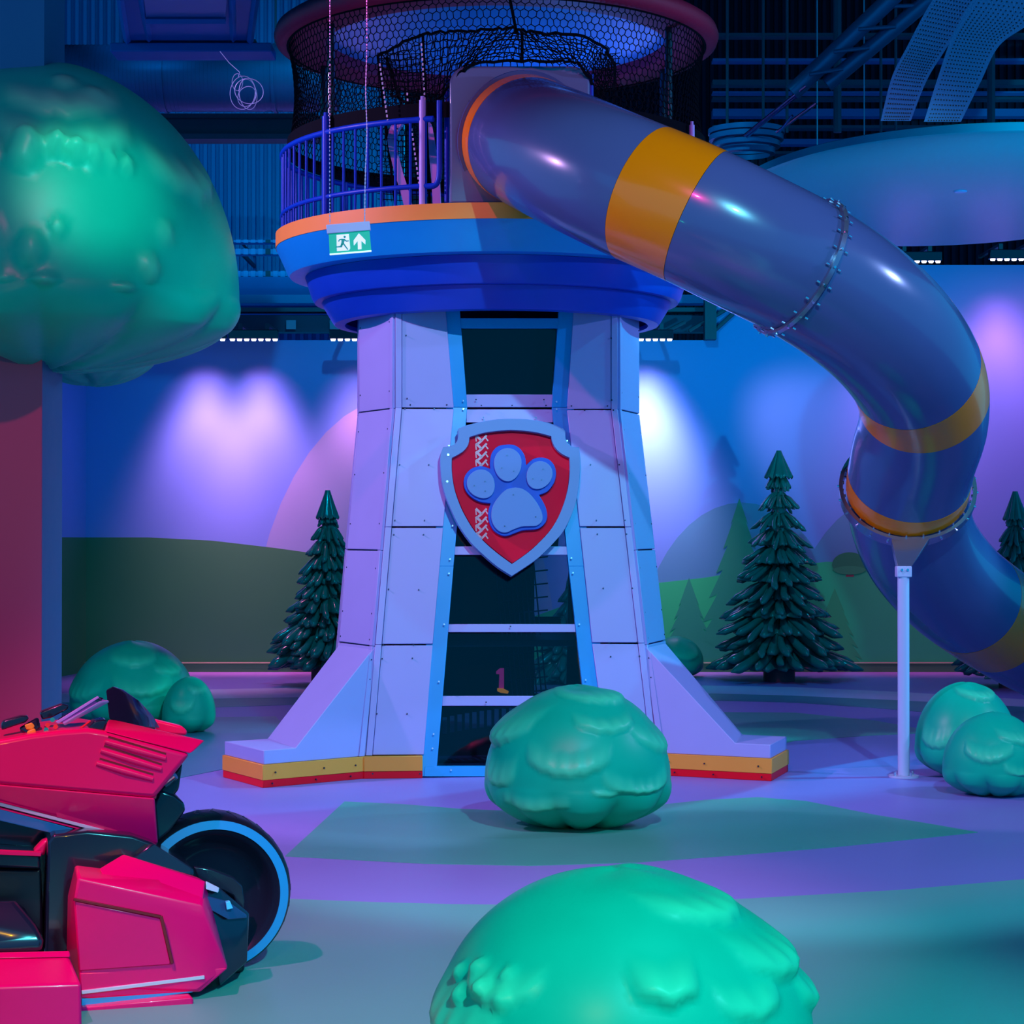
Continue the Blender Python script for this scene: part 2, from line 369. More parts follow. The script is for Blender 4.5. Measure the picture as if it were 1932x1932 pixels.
# long trays under the cladding behind the tower (left part)
for i, (y, h) in enumerate([(453, 4), (470, 9), (512, 9)]):
    e = empty('cable_tray', at(480, y, 28.2), ['thin highest', 'middle', 'lowest'][i]+' of the three cable trays with violet glint colour left of the deck', 'cable tray')
    xbox(300, 640, y, y+h, 28.2, .25, M_lilac, 'side_rail', e)  # lilac colour stands in for violet glints on the steel
    for x in (340, 450, 560): xbox(x, x+5, y+1, y+h-1, 28.4, 1.62, M_grey, 'wall_bracket', e)
    for x in range(305, 640, 14): xbox(x, x+9, y-1, y+h+1, 28.17, .02, M_grey if (x//14) % 5 == 0 else M_lilac, 'slot_plate', e)
xbox(200, 660, 522, 590, 28.0, .3, mat('blue_fascia', (.03, .12, .45), .35), 'trim_2', kind='structure', label='smooth blue fascia below the cable trays')
xbox(200, 1330, 556, 572, 27.5, .3, mat('violet_fascia', (.22, .25, .6), .3), 'trim_3', kind='structure', label='lit round fascia rail above the light bars')
xbox(200, 1330, 594, 626, 27.2, .25, mat('navy_beam', (.012, .03, .10), .5), 'trim_4', kind='structure', label='navy beam carrying the light bars')
xbox(200, 1330, 580, 588, 27.1, .25, M_grey, 'trim_5', kind='structure', label='dark cable channel above the light bars')
for x in (540, 622):
    xbox(x, x+18, 604, 621, 27.1, .04, mat('grey_tag', (.2, .32, .5), .6), 'junction_box', label='small square grey junction box, '+('left' if x == 540 else 'right')+' of two on the navy beam', cat='junction box')
# right part: steel galleries
for i, (y, h) in enumerate([(62,6),(110,5),(150,10),(172,3),(182,5),(205,14),(236,6),(262,10),(285,5)]):
    xbox(1345, 2050, y, y+h, 26+.3*i, .2, M_grey if i % 2 == 0 else mat('faint_blue_pipe', (.08, .16, .45), .35), 'ceiling_pipe', label=None, cat='pipe', group='horizontal service pipes under the dark ceiling at the upper right').__setitem__('label', ['topmost','second from the top','third from the top','fourth from the top','fifth from the top','sixth from the top, thickest','third from the bottom','second from the bottom','lowest'][i]+' of the horizontal service pipes at the upper right')
for i, x in enumerate((1372, 1440, 1485, 1580, 1662, 1690, 1870)):
    beam(x, -30, 25, x, 250, 25, .05 if x in (1870, 1580) else .018, M_grey, name='hanger_rod', label=['leftmost','second from left','third from left','middle, thicker','fifth from left','sixth from left','rightmost, thicker'][i]+' of the vertical hanger rods at the upper right', cat='rod', group='hanger rods at the upper right')
M_truss = mat('truss_blue', (.07, .16, .34), .35, metal=.4)
e = empty('ceiling_truss', at(1560, 130, 19), 'diagonal twin-pipe truss rising to the upper right behind the slide', 'truss')
beam(1720, -40, 19, 1495, 175, 19.3, .085, M_truss, 16, 'chord', e)
beam(1800, -40, 19, 1560, 160, 19.3, .075, M_truss, 16, 'chord', e)
beam(1528, 160, 19.25, 1408, 258, 19.6, .02, M_purplemetal, 8, 'chrome_tube', e); beam(1520, 162, 19.2, 1404, 256, 19.5, .016, M_purplemetal, 8, 'chrome_tube', e)
beam(1540, 195, 19.25, 1465, 250, 19.6, .018, M_purplemetal, 8, 'chrome_tube', e); beam(1495, 218, 19.2, 1470, 250, 19.5, .012, M_purplemetal, 8, 'chrome_tube', e)
for i in range(5):
    a = i/4; mb = MB(); mb.tube([at(1712-185*a, -30+170*a, 19.05), at(1790-200*a, -30+160*a, 19.05)], .02, 8); mb.build('lacing_bar', M_truss, e, smooth=True)
# ribbed round diffuser
e = empty('round_diffuser', at(1408, 275, 20), 'round ribbed dark blue diffuser under the truss', 'diffuser')
for i, (r_, yy) in enumerate([(72, 250), (70, 262), (64, 275), (54, 288)]):
    c = at(1408, yy, 20); mb = MB(); R_ = r_*20/FPX
    mb.lathe([(R_-.05, c.z+.02), (R_, c.z+.03), (R_, c.z-.02), (R_-.05, c.z-.03)], (c.x, c.y), 48, closed=True); mb.build('rib', M_duct, e, smooth=True)
# woven fabric straps
def strap(name, cl, w_, label):
    e = empty(name, at(*cl[len(cl)//2]), label, 'fabric strap')
    m_ = mat('woven_blue_fabric', (.02, .26, .50), .8, bump=.4, bscale=120)
    P = catmull([at(*c) for c in cl], 10); W = catmull([Vector((a, b, 0)) for a, b in w_], 10)
    n = len(P); nc = 13
    mb = MB(); vs = []; fs = []
    for i in range(n):
        a = P[i]; hw = W[i].x*.5; 
        for k in range(nc+1):
            vs.append(a+Vector((hw*(2*k/nc-1), 0, W[i].y*(2*k/nc-1)*.5)))
    hole = MB()
    for i in range(n-1):
        for k in range(nc):
            fs.append((i*(nc+1)+k, i*(nc+1)+k+1, (i+1)*(nc+1)+k+1, (i+1)*(nc+1)+k))
    mb.add(vs, fs); o = mb.build('strap_cloth', m_, e, fixn=False)
    # open weave: dark slots
    for i in range(n-1):
        a0 = P[i]; a1 = P[i+1]; L_ = (a1-a0).length; rows = max(1, int(L_/.034))
        for r_ in range(rows):
            t = (r_+.5)/rows; c = a0.lerp(a1, t); hw = W[i].lerp(W[i+1], t)
            for k in range(1, 13):
                s_ = 2*k/13-1
                p = c+Vector((hw.x*.5*s_*.92, -.004, hw.y*.5*s_*.92))
                q = .0048
                hole.add([p+Vector((-q, 0, -q*.8)), p+Vector((q, 0, -q*.8)), p+Vector((q, 0, q)), p+Vector((-q, 0, q))], [(0, 1, 2, 3)])
    hole.build('weave_openings', M_dark, e, kind='stuff', fixn=False)
strap('hanging_strap', [(1835,-40,14),(1790,20,14),(1745,95,14),(1715,150,14),(1690,228,14)], [(.30,-.06),(.28,-.06),(.25,-.05),(.24,-.03),(.21,.0)], 'narrower left woven blue fabric strap hanging from the ceiling')
strap('hanging_strap', [(1935,-40,13.6),(1885,30,13.6),(1840,80,13.6),(1810,150,13.6),(1778,230,13.6)], [(.50,-.05),(.46,-.06),(.33,-.04),(.29,-.03),(.25,.0)], 'wider right woven blue fabric strap hanging from the ceiling')

# acoustic cloud at right
zc = at(1790, 268, 17.9).z
cl = at(1800, 360, 21.0); mb = MB(); vs = []; n = 72
def sup(a, rx, ry, p=2.3):
    c, s_ = math.cos(a), math.sin(a)
    return (rx*abs(c)**(2/p)*(1 if c > 0 else -1), ry*abs(s_)**(2/p)*(1 if s_ > 0 else -1))
prof = [(0, 0), (.985, 0), (1.0, .015), (1.0, .085), (.985, .1), (0, .1)]
ccx, ccy = cl.x, 21.0
for rr, zz in prof:
    for k in range(n):
        x, y = sup(2*PI*k/n, 2.35*rr, 3.55*rr); vs.append((ccx+x, ccy+y, zc+zz))
fs = [(i*n+k, i*n+(k+1) % n, (i+1)*n+(k+1) % n, (i+1)*n+k) for i in range(len(prof)-1) for k in range(n)]
e = empty('ceiling_cloud', (ccx, ccy, zc), 'large pale blue oval acoustic panel hanging behind the slide', 'ceiling panel')
mb.add(vs, fs); mb.build('panel', mat('pale_blue_satin', (.0, .28, .45), .35, spec=.4), e, smooth=True, angle=50)
mb = MB(); c = at(1812, 368, 20.5); mb.lathe([(.001, zc-.012), (.06, zc-.012), (.07, zc-.002), (.07, zc)], (c.x, c.y), 24); mb.build('sensor_cap', M_lilac, e, smooth=True)
for dx, dy in ((-1.2, -1.5), (1.2, -1.5), (-1.2, 1.5), (1.2, 1.5)):
    mb = MB(); mb.tube([(ccx+dx, ccy+dy, zc+.1), (ccx+dx, ccy+dy, 10.5)], .006, 5); mb.build('hanger_wire', M_wire, e)

# ------------------------------------------------------------------ wall washers
M_led = mat('led_lens', (1, 1, 1), .3, emit=(.92, .8, 1.0), estr=5)
bars = [(318, 428, 642, 'wash light bar partly behind the tree crown', 1.5, (1.0, .20, .42), 0),
        (432, 526, 642, 'wash light bar just right of the tree crown', 1.5, (1.0, .20, .42), 0),
        (622, 716, 642, 'wash light bar left of the tower top', .8, (1.0, .20, .42), 0),
        (1176, 1270, 642, 'wash light bar right of the tower top', 2.2, (1.0, .42, .70), 0),
        (1684, 1776, 495, 'high wash light bar under the oval panel, left one', 1.0, (1.0, .12, .34), 1),
        (1866, 1960, 491, 'high wash light bar under the oval panel at the right edge', 1.0, (1.0, .12, .32), 1)]
for (x0, x1, y, lab, pw, colr, hi) in bars:
    D = DW-.75 if not hi else DW-.9
    c = at((x0+x1)/2, y, D)
    e = empty('light_bar', c, lab, 'light', 'wash light bars above the mural wall')
    a = at(x0, y, D); b = at(x1, y, D)
    mb = MB(); mb.box(((a.x+b.x)/2, D, a.z+.075), (b.x-a.x, .12, .12)); mb.build('housing', M_black, e, bevel=.01)
    for bx_ in (a.x+.15, b.x-.15):
        mb = MB(); mb.box((bx_, D, a.z+.16), (.05, .05, .1)); mb.box((bx_, (D+DW+.25)/2, a.z+.2), (.05, DW+.25-D, .04)); mb.build('bracket', M_grey, e)
    nl = 7
    for k in range(nl):
        x = a.x+(b.x-a.x)*(k+.5)/nl
        mb = MB(); mb.tube([(x, D-.01, a.z+.02), (x, D-.01, a.z-.008)], .034, 12, rfun=lambda t: .036*(1-.25*t)); mb.build('led_lens', M_led, e, smooth=True)
    l = spot('wash_light', (c.x, D+.02, a.z-.03), (c.x, DW-.05, a.z-1.5), colr, 620*pw, 62, .9, .1)
    l.data.shadow_soft_size = .3
# beam that rakes the wall from the right of the tower
spot('wash_light', (2.35, DW-1.4, 4.5), (4.4, DW, 2.9), (1.0, .35, .6), 260, 50, .8, .2)
spot('wash_light', (8.2, DW-2.2, 5.2), (6.6, DW, 3.6), (1.0, .15, .45), 300, 70, .9, .3)
xbox(1330, 1352, 560, 640, 26.8, .2, M_grey, 'trim_6', kind='structure', label='edge of the raised mural wall')
for i, (a, b) in enumerate([((1250,630),(1293,608)), ((1300,625),(1372,582)), ((1330,640),(1385,590))]):
    beam(*a, 26.95, *b, 26.95, .03, M_grey, name='bracket_arm', label=['shorter left', 'middle', 'right'][i]+' dark bracket arm beside the raised wall edge', cat='bracket')

# ------------------------------------------------------------------ the tower
TH = math.radians(5.5); TC = Vector((-.13, 16.91, 0))
LX = Vector((math.cos(TH), math.sin(TH), 0)); LY = Vector((-math.sin(TH), math.cos(TH), 0)); LZ = Vector((0, 0, 1))
def TL(x, y, z): return TC+LX*x+LY*y+LZ*z
Z1, Z2 = 2.86, 3.95
A = [(0, 1.142, 1.39), (Z1, .885, .93), (Z2, .885, .93)]
CXo, CYo = .255, .60
def octa(a, b, z):
    return [TL(-a, -b, z), TL(a, -b, z), TL(a+CXo, -b+CYo, z), TL(a+CXo, b-CYo, z), TL(a, b, z), TL(-a, b, z), TL(-a-CXo, b-CYo, z), TL(-a-CXo, -b+CYo, z)]
def lerpA(z):
    if z >= Z1: return A[1][1], A[1][2]
    t = z/Z1; return A[0][1]+(A[1][1]-A[0][1])*t, A[0][2]+(A[1][2]-A[0][2])*t
def corner(i, z): return octa(*lerpA(z), z)[i]
TOWER = empty('lookout_tower', tuple(TC), 'tall lavender white play tower with blue deck and red top ring, centre', 'play tower')
def panel(P, th=.02, gap=.005, m_=M_white, name='board', inward=0):
    """P: 4 corners ccw (bl, br, tr, tl), outward normal computed away from tower axis"""
    c = sum(P, Vector((0, 0, 0)))/len(P)
    n = (P[1]-P[0]).cross(P[-1]-P[0]).normalized()
    if n.dot(c-Vector((TC.x, TC.y, c.z))) < 0: n = -n
    Q = [p+(c-p).normalized()*gap*1.4 for p in P]
    mb = MB(); mb.prism([q-n*(.0+inward) for q in Q], n*th)
    return mb.build(name, m_, TOWER, bevel=.003, segs=1), n
# front planes
fpl0 = (corner(0, 0), corner(1, 0), corner(1, Z1), corner(0, Z1))
NF0 = (fpl0[1]-fpl0[0]).cross(fpl0[3]-fpl0[0]).normalized()
NF0 = -NF0 if NF0.y > 0 else NF0
NF1 = -LY
PF1 = corner(0, Z1)
def fr(px, py, off=0):
    """point on the tower front face (two planes), off metres outward"""
    a = onpl(px, py, fpl0[0]+NF0*off, NF0)
    if a.z <= Z1: return a
    return onpl(px, py, PF1+NF1*off, NF1)
# dark core behind the boards (seams read dark), built as leg shells
def legshell(idx):
    mb = MB()
    for (za, zb) in ((0, Z1), (Z1, Z2)):
        for i, j in idx:
            P = [corner(i, za), corner(j, za), corner(j, zb), corner(i, zb)]
            c = sum(P, Vector((0, 0, 0)))/4; n = (P[1]-P[0]).cross(P[3]-P[0]).normalized()
            if n.dot(c-Vector((TC.x, TC.y, c.z))) < 0: n = -n
            mb.prism([p-n*.004 for p in P], -n*.03)
    return mb
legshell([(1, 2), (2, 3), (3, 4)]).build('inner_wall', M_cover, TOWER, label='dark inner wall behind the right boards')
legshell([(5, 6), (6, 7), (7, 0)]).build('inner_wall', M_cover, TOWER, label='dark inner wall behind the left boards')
# chamfer and side boards
split = at(660, 1038, 16.1).z
for (i, j) in ((7, 0), (1, 2), (2, 3), (6, 7), (3, 4), (5, 6)):
    for za, zb in ((.17, 1.0), (1.0, split), (split, Z1), (Z1, Z2)):
        a0, b0, a1, b1 = corner(i, za), corner(j, za), corner(i, zb), corner(j, zb)
        if (i, j) in ((7, 0), (1, 2)):
            # flange strip beside the front corner
            s_ = .055/(b0-a0).length
            if (i, j) == (7, 0):
                panel([a0.lerp(b0, 1-s_), b0, b1, a1.lerp(b1, 1-s_)], name='edge_strip', th=.026, gap=.001); panel([a0, a0.lerp(b0, 1-s_), a1.lerp(b1, 1-s_), a1])
            else:
                panel([a0, a0.lerp(b0, s_), a1.lerp(b1, s_), a1], name='edge_strip', th=.026, gap=.001); panel([a0.lerp(b0, s_), b0, b1, a1.lerp(b1, s_)])
        else: panel([a0, b0, b1, a1])
# front leg boards
def blx(side, y):   # blue frame outer edge in pixels
    if side < 0:
        pts = [(380, 828), (560, 838), (637, 842), (747, 853), (763, 856.5), (772, 856.5), (1204, 818), (1465, 797)]
    else:
        pts = [(380, 1093), (560, 1083), (647, 1078), (760, 1068), (772, 1069), (780, 1070), (1204, 1115), (1465, 1150)]
    for (ya, xa), (yb_, xb) in zip(pts, pts[1:]):
        if ya <= y <= yb_: return xa+(xb-xa)*(y-ya)/(yb_-ya)
    return pts[-1][1]
def pz(z, Y=15.6):  # pixel row of height z at the front face
    r = Vector((0, Y, z))-CAM; c, s_ = math.cos(PITCH), math.sin(PITCH)
    f_ = r.y*c+r.z*s_; u_ = -r.y*s_+r.z*c
    return CY-FPX*u_/f_
for side in (-1, 1):
    ci = 0 if side < 0 else 1
    rows = [(.17, at(0, 1216, 15.65).z), (at(0, 1216, 15.65).z, at(0, 995, 15.7).z), (at(0, 995, 15.7).z, Z1), (Z1, Z2)]
    for za, zb in rows:
        def inner(z):
            Y = corner(ci, z).y; yy = pz(z, Y+.02); return fr(blx(side, yy)-side*0, yy)
        P = [corner(ci, za), inner(za), inner(zb), corner(ci, zb)]
        # strip near the corner
        s0 = .05/(P[1]-P[0]).length; s1 = .05/(P[2]-P[3]).length
        panel([P[0], P[0].lerp(P[1], s0), P[3].lerp(P[2], s1), P[3]], name='edge_strip', th=.026, gap=.001)
        panel([P[0].lerp(P[1], s0), P[1], P[2], P[3].lerp(P[2], s1)], name='board')
    # backing of the leg
# blue frame around the opening (slightly recessed)
def bli(side, y):
    if side < 0: pts = [(380, 850), (560, 866), (620, 870), (757, 882), (798, 881), (1003, 862), (1053, 857), (1187, 847), (1320, 836), (1465, 823)]
    else: pts = [(380, 1070), (560, 1056), (620, 1053), (760, 1041), (798, 1043), (1000, 1066), (1187, 1085), (1320, 1101), (1465, 1119)]
    for (ya, xa), (yb_, xb) in zip(pts, pts[1:]):
        if ya <= y <= yb_: return xa+(xb-xa)*(y-ya)/(yb_-ya)
    return pts[-1][1]
for side in (-1, 1):
    for ya, yb_ in ((1465, 1068), (1068, 768), (768, 575)):
        mb = MB(); q = [fr(bli(side, ya), ya), fr(blx(side, ya)+side*14, ya), fr(blx(side, yb_)+side*14, yb_), fr(bli(side, yb_), yb_)]
        if yb_ == 768: q[2:] = [onpl(x_, 768.5, fpl0[0], NF0) for x_ in (blx(side, 768)+side*14, bli(side, 768))]
        if ya == 768: q[:2] = [onpl(x_, 768, PF1, NF1) for x_ in (bli(side, 768), blx(side, 768)+side*14)]
        mb.prism([p+LY*.004 for p in q], LY*.05); mb.build('frame_side', M_sky, TOWER, bevel=.002, segs=1)
mb = MB(); q = [fr(800, 1465), fr(1150, 1465), fr(1148, 1446), fr(802, 1446)]; mb.prism([p-NF0*-.0 for p in q], LY*.05); mb.build('frame_sill', M_sky, TOWER, bevel=.002, segs=1)
def bar(y0, y1, m_=M_white, name='cross_bar', off=.0, ext=.05):
    yy = (y0+y1)/2; mb = MB()
    q = [fr(bli(-1, y1)-1, y1), fr(bli(1, y1)+1, y1), fr(bli(1, y0)+1, y0), fr(bli(-1, y0)-1, y0)]
    mb.prism([p+LY*(.01-off) for p in q], LY*ext); mb.build(name, m_, TOWER, bevel=.003, segs=1)
bar(600, 619, M_sky, 'top_rail'); bar(744, 768); bar(772, 797)
for y0, y1 in ((1031, 1047), (1178, 1193), (1314, 1332)): bar(y0, y1)
# glazing
M_glass2 = bpy.data.materials.new('tinted_window_film'); M_glass2.use_nodes = True
nt = M_glass2.node_tree; nt.nodes.clear(); o_ = nt.nodes.new('ShaderNodeOutputMaterial'); tr = nt.nodes.new('ShaderNodeBsdfTransparent'); tr.inputs[0].default_value = (.55, .62, .7, 1)
gl = nt.nodes.new('ShaderNodeBsdfGlossy'); gl.inputs['Roughness'].default_value = .03; fz = nt.nodes.new('ShaderNodeFresnel'); fz.inputs[0].default_value = 1.45; mx = nt.nodes.new('ShaderNodeMixShader')
nt.links.new(fz.outputs[0], mx.inputs[0]); nt.links.new(tr.outputs[0], mx.inputs[1]); nt.links.new(gl.outputs[0], mx.inputs[2]); nt.links.new(mx.outputs[0], o_.inputs[0])
for y0, y1 in ((575, 601), (618, 745), (796, 1032), (1046, 1179), (1192, 1315), (1331, 1447)):
    mb = MB(); q = [fr(bli(-1, y1)-2, y1), fr(bli(1, y1)+2, y1), fr(bli(1, y0)+2, y0), fr(bli(-1, y0)-2, y0)]
    mb.prism([p+LY*.055 for p in q], LY*.006); mb.build('window_pane', M_glass2, TOWER)
# interior: dark stair core and floors, plus back wall with a window on the right
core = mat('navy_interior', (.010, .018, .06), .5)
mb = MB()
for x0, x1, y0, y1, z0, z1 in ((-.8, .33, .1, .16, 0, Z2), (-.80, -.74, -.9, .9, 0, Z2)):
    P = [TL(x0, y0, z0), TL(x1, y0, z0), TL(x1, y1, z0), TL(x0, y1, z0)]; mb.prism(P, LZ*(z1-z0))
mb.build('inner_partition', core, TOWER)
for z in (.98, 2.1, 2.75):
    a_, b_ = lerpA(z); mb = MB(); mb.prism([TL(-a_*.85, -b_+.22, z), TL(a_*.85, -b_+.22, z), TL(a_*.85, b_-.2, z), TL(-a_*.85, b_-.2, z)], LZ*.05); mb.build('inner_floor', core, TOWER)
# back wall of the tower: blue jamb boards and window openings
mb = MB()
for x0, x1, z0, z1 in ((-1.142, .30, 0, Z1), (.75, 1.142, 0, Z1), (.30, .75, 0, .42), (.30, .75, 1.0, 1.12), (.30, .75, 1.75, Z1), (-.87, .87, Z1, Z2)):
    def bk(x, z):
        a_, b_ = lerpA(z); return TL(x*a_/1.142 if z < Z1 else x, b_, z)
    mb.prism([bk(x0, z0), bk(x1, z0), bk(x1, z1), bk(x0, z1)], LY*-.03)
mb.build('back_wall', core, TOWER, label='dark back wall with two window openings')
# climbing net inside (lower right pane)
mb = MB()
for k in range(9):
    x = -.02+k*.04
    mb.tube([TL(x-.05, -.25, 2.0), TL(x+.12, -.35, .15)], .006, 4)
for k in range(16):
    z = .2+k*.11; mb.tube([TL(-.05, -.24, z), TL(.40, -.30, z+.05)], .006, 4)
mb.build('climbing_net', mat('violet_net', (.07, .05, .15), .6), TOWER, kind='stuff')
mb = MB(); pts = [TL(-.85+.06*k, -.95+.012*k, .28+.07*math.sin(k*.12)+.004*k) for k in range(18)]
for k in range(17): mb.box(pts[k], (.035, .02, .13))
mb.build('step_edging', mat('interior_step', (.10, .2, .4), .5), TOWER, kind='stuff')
# pink number one with an orange foot inside
e = empty('number_sign', at(948, 1306, 15.9), 'small pink figure one on an orange foot inside the tower', 'sign')
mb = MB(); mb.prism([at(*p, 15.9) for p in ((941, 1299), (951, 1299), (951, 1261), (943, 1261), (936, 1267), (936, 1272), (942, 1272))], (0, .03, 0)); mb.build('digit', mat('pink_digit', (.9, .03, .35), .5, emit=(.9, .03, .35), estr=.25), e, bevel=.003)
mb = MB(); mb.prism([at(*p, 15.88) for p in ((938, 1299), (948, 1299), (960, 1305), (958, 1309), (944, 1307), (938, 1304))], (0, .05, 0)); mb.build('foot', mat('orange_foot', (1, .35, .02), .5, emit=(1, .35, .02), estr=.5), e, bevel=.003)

# fins and base stripes
def vec2(x, y): return Vector((x, y, 0))
FL_f, FL_of, FL_ob, FL_b = vec2(*corner(0, 0).xy), vec2(-1.83, 14.86), vec2(-2.21, 15.5), vec2(*corner(7, 0).xy)
FR_f, FR_of, FR_ob, FR_b = vec2(*corner(1, 0).xy), vec2(1.956, 15.26), vec2(2.163, 15.87), vec2(*corner(2, 0).xy)
def mirror(p):
    q = p-TC; x, y = q.dot(LX), q.dot(LY); return TC+LX*x-LY*y
def fin(f, of, ob, b, ci, cj):
    zt_, zl, zb = 1.0, .275, .17
    cF, cB = corner(ci, zt_), corner(cj, zt_)
    if b is None: pass
    f1, b1 = f.lerp(of, .69), b.lerp(ob, .60)
    def Z(p, z): return Vector((p.x, p.y, z))
    front = [Z(f, zb), Z(of, zb), Z(of, zl), Z(f1, zl), cF]
    back = [Z(b, zb), Z(ob, zb), Z(ob, zl), Z(b1, zl), cB]
    mb = MB(); n = 5
    mb.add(front+back, [(0, 1, 2, 3, 4), (9, 8, 7, 6, 5)]+[(i, i+5, (i+1) % 5+5, (i+1) % 5) for i in range(5)])
    mb.build('buttress', M_white, TOWER, bevel=.006, segs=2)
    # mounting strip beside the tower corner
    d_ = (of-f).normalized(); n_ = Vector((d_.y, -d_.x, 0)); n_ = n_ if n_.y < 0 else -n_
    a0 = Z(f, .172)+n_*.002+d_*.0; a1 = cF+n_*.002; a1b = cF+d_*.055-Vector((0, 0, .055))+n_*.002
    mb = MB(); mb.prism([a0, a0+d_*.05, a1b, a1], n_*.008); mb.build('mounting_strip', M_white, TOWER, bevel=.002, segs=1)
    ctr = (f+of+ob+b)/4
    for z0, z1, mt, gr, nm in ((0, .056, M_red, .012, 'red_stripe'), (.056, .17, M_orange, .018, 'orange_stripe')):
        poly = [p+(p-ctr).normalized()*gr for p in (f, of, ob, b)]
        poly[0] = f+n_*gr; poly[3] = b-n_*gr*.5
        mb = MB(); mb.prism([Z(p, z0) for p in poly], (0, 0, z1-z0)); mb.build(nm, mt, TOWER, bevel=.003, segs=1)
fin(FL_f, FL_of, FL_ob, FL_b, 0, 7)
fin(FR_f, FR_of, FR_ob, FR_b, 1, 2)
for side, c0, px in ((-1, corner(0, 0), 797), (1, corner(1, 0), 1150)):
    p1 = fr(px, 1465); p1.z = 0
    for z0, z1, mt, gr, nm in ((0, .056, M_red, .022, 'red_stripe'), (.056, .17, M_orange, .03, 'orange_stripe')):
        mb = MB(); a_ = Vector((c0.x, c0.y, z0)); b_ = Vector((p1.x, p1.y, z0)); mb.prism([a_-LY*gr, b_-LY*gr, b_+LY*.1, a_+LY*.1], (0, 0, z1-z0)); mb.build(nm, mt, TOWER, bevel=.003, segs=1)
mb = MB()  # base plinth round the sides
a_, b_ = lerpA(0); mb.prism([p+(p-TC).normalized()*.004 for p in [corner(i, 0) for i in (2, 3)]]+[TL(1.1, .4, 0), TL(1.1, -.4, 0)], (0, 0, .17))
mb.prism([p+(p-TC).normalized()*.004 for p in [corner(i, 0) for i in (6, 7)]]+[TL(-1.1, -.4, 0), TL(-1.1, .4, 0)], (0, 0, .17)); mb.build('side_plinth', M_orange, TOWER)
# screws
mb = MB()
def screw(px, py, r_=.0062):
    p = fr(px, py, .022); n_ = NF0 if p.z < Z1 else NF1
    mb.tube([p, p+n_*.008], r_, 6)
for (x, y) in [(766,633),(768,752),(774,764),(843,764),(764,772),(819,772),(809,877),(754,877),(801,982),(745,982),(743,1009),(799,1009),(733,1112),(790,1113),(723,1217),(780,1217),(721,1243),(778,1242),(711,1347),(768,1347),
               (1153,638),(1154,755),(1078,766),(1146,766),(1103,774),(1157,774),(1114,877),(1168,877),(1125,982),(1179,982),(1127,1008),(1182,1008),(1138,1110),(1193,1110),(1149,1213),(1202,1212),(1152,1239),(1206,1238),
               (898,754),(1026,754),(908,765),(966,765),(1030,765),(912,788),(1011,788),(963,1182),(917,1325),(1030,1325),
               (698,1447),(784,1445),(703,1460),(792,1460)]: screw(x, y)
mb.build('screws', mat('dark_screw', (.02, .03, .08), .3, metal=.6), TOWER, kind='stuff')
mb = MB()
for (x, y) in [(874,756),(874,772),(847,841),(854,992),(849,1055),(847,1082),(838,1178),(828,1286),(1050,758),(1050,772),(1070,832),(1078,1053),(1081,1081),(1093,1178),(1105,1283),(818,1385),(816,1412),(851,1453)]: screw(x, y, .007)
mb.build('screws', mat('bright_screw', (.55, .75, .95), .25, metal=.6), TOWER, kind='stuff', label='pale screws along the blue frame')
mb = MB()
def scr2(i, j, t, z, r_=.006):
    a_, b_ = corner(i, z), corner(j, z); p = a_.lerp(b_, t); n_ = (b_-a_).cross(LZ).normalized()
    if n_.dot(p-Vector((TC.x, TC.y, p.z))) < 0: n_ = -n_
    mb.tube([p+n_*.018, p+n_*.024], r_, 6)
for z in (3.55, 3.0, 2.7, 2.35, 1.95, 1.6, 1.25, 1.05):
    for t in (.04, .9, .97): scr2(7, 0, t, z); scr2(1, 2, 1-t, z)
for (f, of) in ((FL_f, FL_of), (FR_f, FR_of)):
    d_ = (of-f).normalized(); n_ = Vector((d_.y, -d_.x, 0)); n_ = n_ if n_.y < 0 else -n_
    for z in (.25, .5, .75, .9):
        cF = corner(0 if f is FL_f else 1, z); p = Vector((cF.x, cF.y, z))+d_*.03; mb.tube([p+n_*.004, p+n_*.014], .005, 6)
    for s_, z in ((.1, .11), (.42, .11), (.9, .11), (.15, .03), (.5, .03), (.93, .03)):
        p = f.lerp(of, s_)+n_*.014+LZ*z; mb.tube([p, p+n_*.012], .006, 6)
mb.build('screws', mat('dark_screw', (.02, .03, .08)), TOWER, kind='stuff')

# deck skirt (stepped rings)
zO1, zO0 = 4.355, 4.235
CC = (TC.x, TC.y)
mb = MB(); mb.lathe([(1.80, zO1), (1.845, zO1), (1.845, zO0), (1.80, zO0)], CC, 128, closed=True); mb.build('deck_edge_band', M_orange, TOWER, smooth=True, angle=30)
mb = MB(); mb.lathe([(1.80, zO0), (1.84, zO0), (1.745, 4.03), (1.728, 4.005), (1.56, 4.0), (1.56, 4.03), (1.70, 4.05)], CC, 128, closed=True); mb.build('deck_skirt', M_sky, TOWER, smooth=True, angle=30)
mb = MB(); mb.lathe([(1.57, 4.01), (1.60, 3.998), (1.545, 3.83), (1.52, 3.79), (1.43, 3.785), (1.43, 3.83), (1.5, 3.85)], CC, 128, closed=True); mb.build('skirt_ring', M_deep, TOWER, smooth=True, angle=30)
mb = MB(); mb.lathe([(1.44, 3.80), (1.465, 3.785), (1.375, 3.635), (1.355, 3.61), (1.27, 3.605), (1.27, 3.64), (1.35, 3.66)], CC, 128, closed=True); mb.build('skirt_ring', M_deep, TOWER, smooth=True, angle=30)
mb = MB(); mb.lathe([(0, zO1-.02), (1.81, zO1-.02), (1.81, zO1-.08), (0, zO1-.08)], CC, 96); mb.build('deck_floor', core, TOWER, smooth=True, angle=30)
mb = MB(); mb.lathe([(0, 3.9), (1.45, 3.9), (1.45, 3.86), (0, 3.86)], CC, 64); mb.build('deck_underside', M_deep, TOWER, smooth=True, angle=30)
